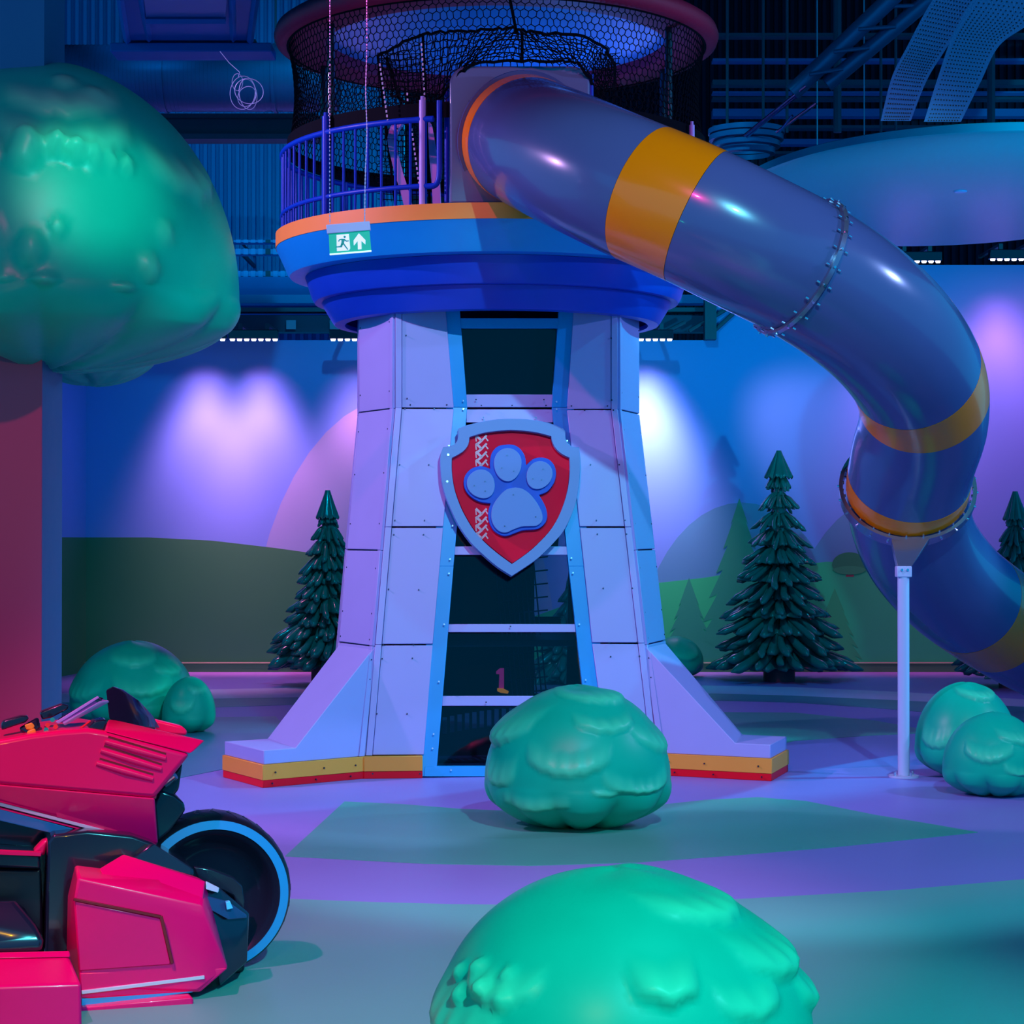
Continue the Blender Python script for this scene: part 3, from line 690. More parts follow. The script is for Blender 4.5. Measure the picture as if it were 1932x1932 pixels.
# top ring and disc
zR = 5.93
prof = [(1.43, zR+.05), (1.44, zR+.01), (1.47, zR), (1.74, zR-.005), (1.80, zR+.0), (1.845, zR+.03), (1.862, zR+.08), (1.845, zR+.13), (1.80, zR+.16), (1.47, zR+.16), (1.43, zR+.13)]
mb = MB(); mb.lathe(prof, CC, 128, closed=True); mb.build('top_ring', M_ringred, TOWER, smooth=True, angle=50, label='dark red padded ring')
mb = MB(); mb.lathe([(0, zR+.10), (1.45, zR+.10), (1.45, zR+.15), (0, zR+.15)], CC, 96); mb.build('top_disc', M_discblue, TOWER, smooth=True, angle=30, label='pale blue disc')
# support poles between deck and ring
for a_ in (25, 100, 160, 215, 330):
    a_ = math.radians(a_); mb = MB(); mb.tube([(CC[0]+1.6*math.cos(a_), CC[1]+1.6*math.sin(a_), zO1), (CC[0]+1.6*math.cos(a_), CC[1]+1.6*math.sin(a_), zR+.02)], .03, 12); mb.build('ring_pole', M_black, TOWER, smooth=True)

# railing
RAIL = empty('railing', (TC.x, TC.y, zO1)); RAIL.parent = TOWER; RAIL.location = (0, 0, zO1)
Rr = 1.79; zt_r, zl_r = 5.005, 4.50
def rp(a_, z, R_=Rr): return Vector((CC[0]+R_*math.cos(a_), CC[1]+R_*math.sin(a_), z))
a_gap0 = math.radians(-90-15); a_gap1 = math.radians(-90+26)  # slide entry
aa = [a_gap1+(2*PI-(a_gap1-a_gap0))*i/120 for i in range(121)]
for z, r_, nm in ((zt_r, .024, 'top_rail'), (zl_r, .020, 'lower_rail')):
    mb = MB(); mb.tube([rp(a_, z) for a_ in aa], r_, 10); mb.build(nm, M_rail, RAIL, smooth=True)
nb = 80; proto = None
for i in range(nb):
    a_ = a_gap1+(2*PI-(a_gap1-a_gap0))*(i+.5)/nb
    p0, p1 = rp(a_, zO1-.02), rp(a_, zt_r)
    if proto is None:
        mb = MB(); mb.tube([(0, 0, 0), (0, 0, p1.z-p0.z)], .0105, 8); me = None
        proto = mb.build('baluster', M_rail, None, smooth=True); o = proto; me = proto.data
    else:
        o = bpy.data.objects.new('baluster', me); COL.objects.link(o)
    o.parent = RAIL; o.location = p0-wpos(RAIL)
for px, top, thick in ((613, 225, .026), ):
    pass
def post(a_, zt_, r_, m_, nm='rail_post'):
    mb = MB(); mb.tube([rp(a_, zO1-.02), rp(a_, zt_)], r_, 12); mb.tube([rp(a_, zt_-.0), rp(a_, zt_+.03)], r_*.6, 8); mb.build(nm, m_, RAIL, smooth=True)
def ang_for(px):  # front side angle for pixel column
    best = None
    for i in range(1800):
        a_ = math.radians(-180+i*.1); p = rp(a_, 4.7)
        x = CX+FPX*p.x/p.y
        if best is None or abs(x-px) < best[0]: best = (abs(x-px), a_)
    return best[1]
post(ang_for(614), 5.13, .03, M_rail)
post(ang_for(797), 5.15, .026, M_lilac)
for d_ in (20, 60, 100, 140): post(math.radians(d_), 5.08, .028, M_rail)
post(ang_for(1306), 5.13, .022, M_lilac)
# curved end loop beside the slide panel
a0 = ang_for(802); a1 = ang_for(829)
mb = MB(); P = [rp(a0, 4.50), rp(a0*.5+a1*.5, 4.495), rp(a1*.85+a0*.15, 4.52), rp(a1, 4.60), rp(a1, 4.75), rp(a1, 5.14)]; mb.tube(catmull(P, 6), .022, 10); mb.build('end_loop', M_rail, RAIL, smooth=True)
# arch frame on the deck behind the railing
P = [(770,388),(763,360),(752,325),(742,285),(738,262),(744,240),(757,222),(776,214),(796,222),(808,240),(812,262),(818,300),(822,345),(824,388)]
mb = MB()
for i in range(len(P)-1):
    a_, b_ = at(*P[i], 15.75), at(*P[i+1], 15.75); d_ = (b_-a_).normalized(); n_ = Vector((-d_.z, 0, d_.x))*.032
    mb.prism([a_-n_, b_-n_, b_+n_, a_+n_], (0, .12, 0))
mb.build('doorway_arch', M_lilac, TOWER, label='lilac arched doorway frame')
# nets
def cords(mb, pts, r_=.0046): 
    P = [Vector(p) for p in pts]
    mb.tube(P, r_, 3, caps=False)
mb = MB(); nA = 190; nR = 16; z0, z1 = 5.06, zR+.01; hz = (z1-z0)/nR*.17
def netp(k, j):
    a_ = PI*k/nA+.004*math.sin(k*.7+j); t = j/nR; sag = .05*math.sin(t*PI)
    z = z0+(z1-z0)*t+(hz if (k+j) % 2 else -hz)+.006*math.sin(k*.11+j)
    return Vector((CC[0]+(1.74-sag)*math.cos(a_), CC[1]+(1.74-sag)*math.sin(a_), z))
for j in range(nR+1):
    mb.tube([netp(k, j) for k in range(2*nA)], .0048, 3, closed=True)
    if j < nR:
        for k in range(2*nA):
            if (k+j) % 2: cords(mb, (netp(k, j), netp(k, j+1)))
mb.build('safety_net', M_net, TOWER, kind='stuff', label='black cord net around the deck', fixn=False)
mb = MB(); mb.tube([rp(2*PI*k/96, 5.93, 1.745) for k in range(96)], .014, 6, closed=True); mb.build('net_rope', M_net, TOWER)
mb = MB(); mb.lathe([(1.74, 5.02), (1.75, 5.02), (1.75, 5.14), (1.74, 5.14)], CC, 96, closed=True); mb.build('net_hem', M_net, TOWER, label='solid black hem of the net')
# inner net tunnel around slide entry
top = [(712,106,15.9),(797,66,15.6),(880,60,15.5),(962,54,15.4),(1000,60,15.4),(1120,76,15.5),(1160,125,15.8)]
bot = [(735,178,15.6),(806,205,15.4),(850,160,15.2),(905,117,15.15),(1060,116,15.15),(1100,130,15.2),(1135,190,15.5)]
T_ = [at(*p) for p in top]; B_ = [at(*p) for p in bot]
Tc = catmull(T_, 10); Bc = catmull(B_, 10)
mb = MB(); nr = 8
for i in range(0, len(Tc), 1):
    wob = [Tc[i].lerp(Bc[i], k/nr)+Vector((random.uniform(-.012, .012), random.uniform(-.02, .02), random.uniform(-.01, .01))) for k in range(nr+1)]
    cords(mb, wob, .005)
for k in range(nr+1):
    cords(mb, [Tc[i].lerp(Bc[i], k/nr)+Vector((random.uniform(-.01, .01), 0, random.uniform(-.012, .012))) for i in range(len(Tc))], .005 if 0 < k < nr else .014)
for a_, b_ in (((712,106,15.9),(745,386,15.8)), ((797,66,15.6),(810,386,15.6)), ((730,108,15.9),(800,330,15.4)), ((1160,125,15.8),(1152,300,16)), ((962,-5,15.2),(975,62,15.4)), ((985,60,15.4),(985,118,15.2))):
    cords(mb, [at(*a_).lerp(at(*b_), t) for t in (0, .25, .5, .75, 1)], .014)
mb.build('tunnel_net', M_net, TOWER, kind='stuff', label='black rope net hung round the slide entry', fixn=False)
# side drapes of the tunnel net
mb = MB()
for (x0, x1) in ((712, 800), (1118, 1160)):
    for k in range(12):
        x = x0+(x1-x0)*k/11; cords(mb, [at(x, 100, 15.9), at(x+6, 240, 15.85), at(x+10, 380, 15.8)], .004)
    for j in range(28):
        y = 100+j*10.2; cords(mb, [at(x0, y, 15.9), at((x0+x1)/2, y+3, 15.86), at(x1+10, y, 15.85)], .004)
mb.build('side_net', M_net, TOWER, kind='stuff', label='black net drape beside the slide entry', fixn=False)
# white chains at the deck
mb = MB()
for a_, b_ in (((716,118,15.3),(732,232,15.3)), ((795,80,15.3),(802,200,15.3)), ((768,172,15.3),(770,205,15.3)), ((776,240,15.3),(791,350,15.3))):
    p, q = at(*a_), at(*b_); n = int((q-p).length/.035)
    for k in range(n):
        c = p.lerp(q, (k+.5)/n); mb.box(c, (.012, .008, .02))
mb.build('bead_chain', mat('white_chain', (.7, .75, .9), .35), TOWER, kind='stuff', label='thin white chains hanging on the net')

# ------------------------------------------------------------------ shield sign
SO = fr(965, 940, .02); SH = empty('shield_sign', tuple(SO), 'red shield sign with grey rim and a paw print on the tower front', 'sign')
NFs = NF0
def sp(px, py, off): return onpl(px, py, SO+NFs*off, NFs)
def seg(pts, n=6):
    V = [Vector((x, y, 0)) for x, y in pts]; return [(v.x, v.y) for v in catmull(V, n)]
def sc(x, y): return (820+x/5.855, 770+y/5.855)   # from enlarged crop
def shield_outer():
    L_ = [(855, 125), (700, 130), (520, 158), (360, 195), (262, 232)]
    notchL = [(262, 232), (262, 320), (235, 385), (190, 422), (92, 438)]
    L2 = [(92, 438), (66, 520), (66, 640), (80, 800), (120, 960), (180, 1110), (260, 1280), (390, 1470), (540, 1620), (700, 1755), (853, 1852)]
    R2 = [(853, 1852), (1010, 1750), (1160, 1640), (1320, 1480), (1440, 1330), (1540, 1100), (1585, 900), (1603, 700), (1605, 560), (1592, 440)]
    notchR = [(1592, 440), (1530, 437), (1470, 400), (1442, 340), (1440, 275), (1415, 235)]
    T2 = [(1415, 235), (1290, 180), (1150, 150), (1000, 130), (855, 125)]
    out = []
    for s_ in (L_, notchL, L2, R2, notchR, T2): out += seg(s_, 3)[:-1]
    return [sc(*p) for p in out]
def shield_inner():
    L_ = [(845, 240), (700, 250), (540, 272), (385, 318)]
    nL = [(385, 318), (372, 400), (310, 480), (190, 548)]
    L2 = [(190, 548), (190, 700), (215, 880), (270, 1050), (340, 1200), (440, 1360), (560, 1490), (700, 1610), (853, 1722)]
    R2 = [(853, 1722), (1000, 1620), (1130, 1510), (1270, 1360), (1370, 1200), (1440, 1020), (1478, 860), (1495, 700), (1493, 548)]
    nR = [(1493, 548), (1400, 500), (1330, 430), (1295, 350), (1290, 310)]
    T2 = [(1290, 310), (1150, 272), (1000, 250), (845, 240)]
    out = []
    for s_ in (L_, nL, L2, R2, nR, T2): out += seg(s_, 3)[:-1]
    return [sc(*p) for p in out]
def ringface(outer, inner, off0, off1, name, m_, par):
    mb = MB(); nO, nI = len(outer), len(inner)
    # resample both by angle around centre for bridging
    bm = bmesh.new()
    vo = [bm.verts.new(sp(*p, off1)) for p in outer]; vi = [bm.verts.new(sp(*p, off1)) for p in inner]
    eo = [bm.edges.new((vo[i], vo[(i+1) % nO])) for i in range(nO)]; ei = [bm.edges.new((vi[i], vi[(i+1) % nI])) for i in range(nI)]
    bmesh.ops.triangle_fill(bm, edges=eo+ei, use_beauty=True)
    bm.normal_update()
    r = bmesh.ops.extrude_face_region(bm, geom=list(bm.faces)); vv = [g for g in r['geom'] if isinstance(g, bmesh.types.BMVert)]
    bmesh.ops.translate(bm, verts=vv, vec=NFs*(off0-off1)); bmesh.ops.recalc_face_normals(bm, faces=bm.faces)
    bm.verts.index_update(); mb.add([v.co.copy() for v in bm.verts], [tuple(v.index for v in f.verts) for f in bm.faces]); bm.free()
    return mb.build(name, m_, par)
def plate(pts, off0, off1, name, m_, par, bevel=.003, label=None):
    mb = MB(); mb.prism([sp(*p, off0) for p in pts], NFs*(off1-off0)); return mb.build(name, m_, par, bevel=bevel, label=label)
M_rim = mat('grey_blue_rim', (.15, .28, .56), .45, spec=.3); M_paw = mat('grey_blue_pad', (.13, .25, .58), .45, spec=.3); M_pawblue = mat('bright_blue_paw_edge', (.002, .08, .58), .45, spec=.25)
# red face with slight random tone
M_face = mat('red_shield_print', (1.0, .002, .04), .5, spec=.08, var=.08, vscale=4)
plate(shield_outer(), 0, .03, 'backplate', M_rim, SH)
FACE = plate([sc(*p) for p in [(x, y) for x, y in [((a-820)*5.855, (b-770)*5.855) for a, b in shield_outer()]]] and shield_inner(), .03, .06, 'shield_face', M_face, SH, label='glossy red shield face')
ringface(shield_outer(), shield_inner(), .03, .11, 'shield_rim', M_rim, SH)
# printed knot stripe on the face
mb = MB()
for k in range(13):
    y = 300+k*90
    if 660 < y < 1040: continue
    for (a0, b0, a1, b1, w_) in ((455, y, 520, y+60, 26), (520, y+60, 575, y, 22), (520, y+60, 470, y+100, 26), (455, y+8, 460, y+70, 12), (560, y+20, 590, y+62, 14)):
        p = Vector((a0, b0, 0)); q = Vector((a1, b1, 0)); d_ = (q-p).normalized(); n_ = Vector((-d_.y, d_.x, 0))*w_*.5
        mb.prism([sp(*sc(v.x, v.y), .0602) for v in (p-n_, q-n_, q+n_, p+n_)], NFs*.0006)
mb.build('printed_knot_stripe', mat('pale_print', (.8, .3, .42), .35), FACE)
def ell(cx_, cy_, rx, ry, ang, egg=0, n=36):
    out = []
    for i in range(n):
        a_ = 2*PI*i/n; x = rx*math.cos(a_); y = ry*math.sin(a_); x *= 1+egg*y/ry
        c, s_ = math.cos(ang), math.sin(ang); out.append((cx_+x*c-y*s_, cy_+x*s_+y*c))
    return out
toes = [(515, 848, 150, 165, math.radians(-35), -.12), (805, 632, 153, 185, 0, -.10), (1152, 748, 140, 160, math.radians(28), -.08)]
main = seg([(890, 882), (790, 905), (700, 990), (640, 1090), (622, 1200), (650, 1300), (715, 1368), (790, 1380), (860, 1350), (960, 1315), (1060, 1310), (1130, 1302), (1185, 1250), (1182, 1160), (1120, 1040), (1040, 945), (960, 895), (890, 882)], 4)[:-1]
outl = seg([(800, 412), (700, 430), (630, 500), (608, 600), (612, 682)], 4)[:-1]+seg([(612, 682), (520, 652), (420, 670), (345, 735), (318, 820), (335, 910), (400, 990), (500, 1045), (614, 1060)], 4)[:-1]+ \
    seg([(614, 1060), (590, 1160), (602, 1270), (650, 1360), (730, 1412), (800, 1418), (880, 1390), (970, 1358), (1090, 1350), (1160, 1330), (1220, 1270), (1238, 1190), (1215, 1090), (1148, 968)], 4)[:-1]+ \
    seg([(1148, 968), (1240, 930), (1310, 840), (1335, 740), (1318, 650), (1260, 580), (1170, 555), (1080, 575), (1005, 640)], 4)[:-1]+seg([(1005, 640), (990, 540), (940, 460), (870, 418), (800, 412)], 4)[:-1]
PAW = plate([sc(*p) for p in outl], .06, .10, 'paw_backing', M_pawblue, SH, label='bright blue paw print backing')
for t in toes: plate([sc(*p) for p in ell(*t)], .10, .125, 'toe_pad', M_paw, PAW)
plate([sc(*p) for p in main], .10, .125, 'palm_pad', M_paw, PAW)
mb = MB()
for (x, y) in [(800,523),(742,660),(872,697),(437,857),(556,810),(558,917),(1198,676),(1086,780),(1180,793),(870,957),(1116,1202),(774,1304)]:
    p = sp(*sc(x, y), .125); mb.tube([p, p+NFs*.003], .006, 6)
mb.build('screws', mat('dark_screw', (.02, .03, .08)), PAW, kind='stuff')
mb = MB()
for (x, y) in [(150,516),(140,810)]:
    p = sp(*sc(x, y), .11); mb.tube([p, p+NFs*.005], .009, 8)
mb.build('screws', M_bolt, SH, kind='stuff')

# ------------------------------------------------------------------ tube slide
SP = [(985,262,15.25),(1050,292,14.6),(1165,344,14.05),(1300,402,13.8),(1420,460,13.75),(1512,507,13.85),(1612,572,14.05),(1690,645,14.4),(1735,720,14.9),(1742,795,15.35),(1722,870,15.75),(1712,945,16.15),(1735,1028,16.7),(1790,1100,17.4),(1862,1157,18.1),(1950,1212,18.8),(2060,1265,19.4)]
SV = [at(*p) for p in SP]; SUB = 12; SC = catmull(SV, SUB); RT = .485
SLIDE = empty('tube_slide', tuple(at(1705, 1465, 15.6)), 'winding grey tube slide with orange bands descending right of the tower', 'slide')
# frames along the path
TT = []
for i in range(len(SC)):
    a_ = SC[max(i-1, 0)]; b_ = SC[min(i+1, len(SC)-1)]; TT.append((b_-a_).normalized())
NN = []; n0 = (LZ-TT[0]*LZ.dot(TT[0])).normalized()
for t in TT:
    n0 = (n0-t*n0.dot(t)).normalized(); NN.append(n0.copy())
def path_at(t):
    k = min(max(t*SUB, 0), len(SC)-1.001); i = int(k); f = k-i
    return SC[i].lerp(SC[i+1], f), TT[i].lerp(TT[i+1], f).normalized(), NN[i].lerp(NN[i+1], f).normalized()
def sweep(t0, t1, R_, name, m_, nseg=None, th=.012, n=64, par=SLIDE, label=None):
    k = nseg or max(2, int((t1-t0)*SUB*1.2)); mb = MB(); vs = []; prof_n = n
    for layer, r_ in ((0, R_), (1, R_-th)):
        for j in range(k+1):
            p, t, nn = path_at(t0+(t1-t0)*j/k); b = t.cross(nn)
            for q in range(n):
                a_ = 2*PI*q/n; vs.append(p+(nn*math.cos(a_)+b*math.sin(a_))*r_)
    fs = []; off = (k+1)*n
    for j in range(k):
        for q in range(n):
            q1 = (q+1) % n
            fs.append((j*n+q, j*n+q1, (j+1)*n+q1, (j+1)*n+q)); fs.append((off+j*n+q, off+(j+1)*n+q, off+(j+1)*n+q1, off+j*n+q1))
    for q in range(n):
        q1 = (q+1) % n
        fs.append((q, off+q, off+q1, q1)); fs.append((k*n+q, k*n+q1, off+k*n+q1, off+k*n+q))
    mb.add(vs, fs); return mb.build(name, m_, par, smooth=True, angle=35, label=label)
segs_ = [(0, .34, 'orange_band'), (.34, 2.40, 'tube_section'), (2.40, 3.13, 'orange_band'), (3.13, 4.95, 'tube_section'), (4.95, 7.72, 'tube_section'), (7.72, 8.42, 'orange_band'), (8.42, 10.35, 'tube_section'),
         (10.35, 10.68, 'orange_band'), (10.68, 13.55, 'tube_section'), (13.55, 14.25, 'orange_band'), (14.25, 16, 'tube_section')]
for t0, t1, nm in segs_:
    sweep(t0, t1-.004, RT if nm == 'tube_section' else RT+.0015, nm, M_tube if nm == 'tube_section' else M_tubeband, label='orange band' if nm == 'orange_band' else None)
def flange(t, R_=RT+.032, hw=.04):
    fo = sweep(t-hw, t+hw, R_, 'flange_ring', M_flange, nseg=2, th=.03)
    p, tt, nn = path_at(t); b = tt.cross(nn); mb = MB()
    for q in range(24):
        a_ = 2*PI*q/24; d_ = nn*math.cos(a_)+b*math.sin(a_)
        for s_ in (-.035, .035): mb.tube([p+d_*(RT+.02)+tt*s_, p+d_*(RT+.02)+tt*s_*1.7], .007, 6)
        mb.tube([p+d_*(R_-.002), p+d_*(R_+.012)], .010, 6)
    mb.build('bolts', M_bolt, fo, kind='stuff')
flange(4.95); flange(10.72, RT+.055, .075)
sweep(.0, .05, RT+.03, 'entry_collar', M_tube, nseg=2, th=.03)
# entry panel with rounded corners
def rrect(x0, x1, y0, y1, r_, n=6):
    out = []
    for cx_, cy_, a0 in ((x0+r_, y0+r_, 180), (x1-r_, y0+r_, 270), ):
        for i in range(n+1):
            a_ = math.radians(a0+90*i/n); out.append((cx_+r_*math.cos(a_), cy_+r_*math.sin(a_)))
    return out+[(x1, y1), (x0, y1)]
M_panel = mat('grey_entry_panel', (.15, .17, .32), .25, coat=.4)
Pp = [onpl(x, y, at(985, 262, 15.22), Vector((.12, -1, 0)).normalized()) for x, y in rrect(848, 1113, 124, 384, 34)]
mb = MB(); mb.prism(Pp, (0, .06, 0)); mb.build('entry_panel', M_panel, SLIDE, bevel=.02, segs=3)
c = sum(Pp, Vector((0, 0, 0)))/len(Pp)
mb = MB(); mb.tube([at(843, 150, 15.35), at(843, 384, 15.35)], .02, 10); mb.tube([at(1115, 140, 15.35), at(1115, 330, 15.35)], .02, 10); mb.build('panel_frame', M_rail, SLIDE, smooth=True)
# saddle and post
pt = at(1707, 1078, 15.6); pbase = fl(1705, 1466)
mb = MB(); mb.tube([pbase, Vector((pbase.x, pbase.y, pt.z-.02))], .045, 24); mb.build('support_post', M_post, SLIDE, smooth=True)
mb = MB(); mb.tube([pbase, pbase+LZ*.014], .115, 24); pl_ = mb.build('foot_plate', M_post, SLIDE, smooth=True)
mb = MB()
for a_ in range(4): 
    q = pbase+Vector((.085*math.cos(a_*PI/2+.5), .085*math.sin(a_*PI/2+.5), .012)); mb.tube([q, q+LZ*.03], .011, 6)
mb.build('bolts', M_bolt, pl_, kind='stuff')
mb = MB(); mb.box((pbase.x, pbase.y-.0, pt.z+.0), (.115, .10, .085)); br = mb.build('clamp_plate', M_post, SLIDE, bevel=.008)
mb = MB()
for s_ in (-.022, .022): mb.tube([(pbase.x+s_, pbase.y-.05, pt.z+.015), (pbase.x+s_, pbase.y-.065, pt.z+.015)], .010, 8)
mb.build('bolts', M_bolt, br, kind='stuff')
p, tt, nn = path_at(10.72); b = tt.cross(nn)
ring_low = min([p+(nn*math.cos(a_)+b*math.sin(a_))*(RT+.03) for a_ in np.linspace(0, 2*PI, 73)], key=lambda v: v.z)
pts_ = []
for da in (-.42, -.2, 0, .2, .42):
    bestv = None
angs = sorted(np.linspace(0, 2*PI, 361), key=lambda a_: (p+(nn*math.cos(a_)+b*math.sin(a_))*RT).z)[0]
sad = [p+(nn*math.cos(angs+da)+b*math.sin(angs+da))*(RT+.034) for da in (-.30, -.2, -.1, 0, .1, .2, .30)]
tip = Vector((pbase.x, pbase.y, pt.z+.03))
mb = MB(); mb.hull([v+tt*s_ for v in sad for s_ in (-.04, .04)]+[tip+Vector((dx, dy, 0)) for dx in (-.05, .05) for dy in (-.04, .04)]); mb.build('saddle_bracket', M_flange, SLIDE, bevel=.006)

# ------------------------------------------------------------------ exit sign
DE = 13.4
ES = empty('exit_sign', tuple(at(659, 448, DE)), 'green running-man exit sign hanging on two chains', 'sign')
mb = MB(); mb.prism([at(615, 424, DE), at(697, 417, DE), at(699, 434, DE), at(617, 441, DE)], (0, .05, 0)); mb.build('housing', M_post, ES, bevel=.004)
mb = MB(); Q = [at(620, 440, DE+.015), at(697, 434, DE+.015), at(700.5, 473, DE+.015), at(622, 480, DE+.015)]; mb.prism(Q, (0, .012, 0)); PN = mb.build('sign_panel', mat('lit_green_panel', (.0, .35, .22), .4, emit=(.0, .36, .23), estr=.65), ES)
mb = MB(); mb.prism([at(622, 478.5, DE+.01), at(700.5, 472, DE+.01), at(700.5, 474.5, DE+.01), at(622, 481, DE+.01)], (0, .02, 0)); mb.build('lower_edge', mat('lit_edge', (.8, 1, .95), .3, emit=(.7, .95, .9), estr=.8), ES)
M_pict = mat('lit_white_pictogram', (.8, .75, .9), .4, emit=(.62, .58, .8), estr=.75)
def ez(x, y): return (560+x/5.682, 180+y/5.682)
def picto(pts, m_, k=1, name='pictogram'):
    mb = MB(); mb.prism([at(*ez(*p_), DE+.015-.0015*k) for p_ in pts], (0, .001, 0)); return mb.build(name, m_, PN)
picto([(425,1496),(558,1484),(572,1640),(560,1660),(430,1670)], M_pict, 1, 'door_shape')
picto([(665,1478),(735,1550),(735,1598),(692,1560),(694,1648),(655,1652),(652,1562),(612,1610),(608,1556)], M_pict, 1, 'arrow')
M_man = mat('lit_green_figure', (.0, .22, .2), .4, emit=(.0, .25, .2), estr=.5)
man = [[(500,1512),(508,1504),(518,1504),(526,1512),(524,1524),(515,1530),(504,1527)],
       [(478,1536),(516,1538),(506,1582),(484,1620),(466,1612),(478,1575)],
       [(478,1536),(490,1546),(462,1552),(452,1570),(442,1562),(456,1540)],
       [(512,1538),(534,1556),(558,1554),(558,1564),(530,1568),(508,1554)],
       [(484,1592),(494,1600),(484,1628),(430,1630),(414,1634),(420,1620),(466,1614)],
       [(492,1580),(506,1584),(552,1650),(544,1658),(500,1602)]]
for p_ in man: picto(p_, M_man, 2, 'figure')
def chain(pxs, name):
    mb = MB(); P = catmull([at(*p_, DE+.02) for p_ in pxs], 24)
    L_ = 0; k = 0
    for a_, b_ in zip(P, P[1:]):
        n = max(1, int((b_-a_).length/.016))
        for i in range(n):
            c = a_.lerp(b_, (i+.5)/n); k += 1
            mb.box(c, (.008 if k % 2 else .004, .004 if k % 2 else .008, .013))
    mb.build(name, mat('chain_steel', (.6, .62, .8), .25, metal=.7), ES, kind='stuff')
chain([(622,-200),(622.5,100),(622,260),(622.5,422)], 'chain'); chain([(690,-200),(692,60),(690,170),(692,250),(689,340),(688,418)], 'chain')

# ------------------------------------------------------------------ bushes and tree crown
def bush(name, c, rx, ry, zc_, up, dn, label, seed=1, lobes=11, pads=(), lump=.07, parent=None, sub=6, cat='bush', rot=0, lobedepth=.09, group=None, bumps=()):
    rnd = random.Random(seed)
    bm = bmesh.new(); bmesh.ops.create_icosphere(bm, subdivisions=sub, radius=1)
    V = np.array([v.co[:] for v in bm.verts]); F = [tuple(v.index for v in f.verts) for f in bm.faces]; bm.free()
    az = np.arctan2(V[:, 0], -V[:, 1]); el = np.arcsin(np.clip(V[:, 2], -1, 1))   # az 0 faces the camera
    r = np.ones(len(V)); pad = np.zeros(len(V))
    # bottom lobes
    ph = rnd.random()*6
    cen = [(2*PI*k/lobes+rnd.uniform(-.12, .12)+ph, rnd.uniform(.75, 1.15)) for k in range(lobes)]
    best = np.full(len(V), -9.)
    for ca, sz in cen:
        d_ = (az-ca+PI) % (2*PI)-PI
        best = np.maximum(best, sz-(d_/(PI/lobes))**2)
    edge = np.clip((-.02-el)/.45, 0, 1)
    r += lobedepth*edge*np.clip(best, -1.1, 1)
    r += .012*np.sin(az*3+seed)*np.cos(el*2)
    # sculpted pads
    for (pa, pe, w_, h_, amp) in pads:
        da = ((az-pa+PI) % (2*PI)-PI)*np.cos(el); de = el-pe
        q_ = np.clip(1-(da/w_)**2, 0, 1)
        sc_ = np.cos(da*2*PI/.15+seed)
        arch = de + .34*w_*q_ - .010*sc_*q_
        t = arch/h_
        tt_ = np.clip(1-t, 0, 1); prof_ = np.where(t > 0, tt_*tt_*(3-2*tt_), np.clip(1+t*h_/.05, 0, 1)**.6)
        hgt = amp*q_**.5*prof_
        hgt += amp*.08*sc_*q_*np.exp(-((arch-.05)/.06)**2)
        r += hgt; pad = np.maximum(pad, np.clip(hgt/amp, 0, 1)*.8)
    for (ba, be, br_, amp) in bumps:
        da = ((az-ba+PI) % (2*PI)-PI)*np.cos(el); de = el-be
        d2 = (da/br_)**2+np.where(de > 0, (de/(br_*1.5))**2, (de/br_)**2)
        hgt = amp*np.clip(1-d2, 0, 1)**.75
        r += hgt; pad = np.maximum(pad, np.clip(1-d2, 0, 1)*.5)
    X = V*r[:, None]
    z = X[:, 2]; Z = np.where(z > 0, z*up, z*dn)
    ca, sa = math.cos(rot), math.sin(rot)
    co = np.stack([X[:, 0]*rx*ca-X[:, 1]*ry*sa, X[:, 0]*rx*sa+X[:, 1]*ry*ca, Z], 1)
    if zc_-dn < .2: co[:, 2] = np.maximum(co[:, 2], -zc_+.002)
    me = bpy.data.meshes.new(name); me.from_pydata([tuple(v) for v in co], [], F)
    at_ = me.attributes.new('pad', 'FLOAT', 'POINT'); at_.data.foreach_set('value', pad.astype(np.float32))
    me.materials.append(M_bush)
    for p_ in me.polygons: p_.use_smooth = True
    o = bpy.data.objects.new(name, me); COL.objects.link(o)
    W = Vector((c[0], c[1], zc_)); o['_w'] = list(W)
    if parent is not None: o.parent = parent; o.location = W-wpos(parent)
    else: o.location = W; tag(o, label, cat, group)
    return o
R = math.radians
# foreground bush
c = at(1172, 1850, 6.5)
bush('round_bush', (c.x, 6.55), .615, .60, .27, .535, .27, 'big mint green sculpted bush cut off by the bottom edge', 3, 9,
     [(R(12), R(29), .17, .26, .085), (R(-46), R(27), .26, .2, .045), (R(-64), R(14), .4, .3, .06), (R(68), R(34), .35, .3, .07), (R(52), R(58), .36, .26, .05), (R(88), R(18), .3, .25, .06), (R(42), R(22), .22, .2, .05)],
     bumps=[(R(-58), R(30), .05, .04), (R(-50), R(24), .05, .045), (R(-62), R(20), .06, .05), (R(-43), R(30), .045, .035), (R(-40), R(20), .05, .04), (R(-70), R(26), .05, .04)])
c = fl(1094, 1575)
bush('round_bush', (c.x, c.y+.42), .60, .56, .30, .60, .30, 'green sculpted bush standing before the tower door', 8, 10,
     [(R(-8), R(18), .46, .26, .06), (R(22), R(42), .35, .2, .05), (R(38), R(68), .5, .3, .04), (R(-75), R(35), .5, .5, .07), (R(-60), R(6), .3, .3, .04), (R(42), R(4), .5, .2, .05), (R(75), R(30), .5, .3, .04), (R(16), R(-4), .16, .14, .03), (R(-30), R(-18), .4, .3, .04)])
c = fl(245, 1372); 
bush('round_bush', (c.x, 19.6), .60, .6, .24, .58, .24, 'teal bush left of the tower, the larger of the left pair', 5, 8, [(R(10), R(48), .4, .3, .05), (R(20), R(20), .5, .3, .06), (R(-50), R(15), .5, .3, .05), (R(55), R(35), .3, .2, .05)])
c = fl(362, 1374)
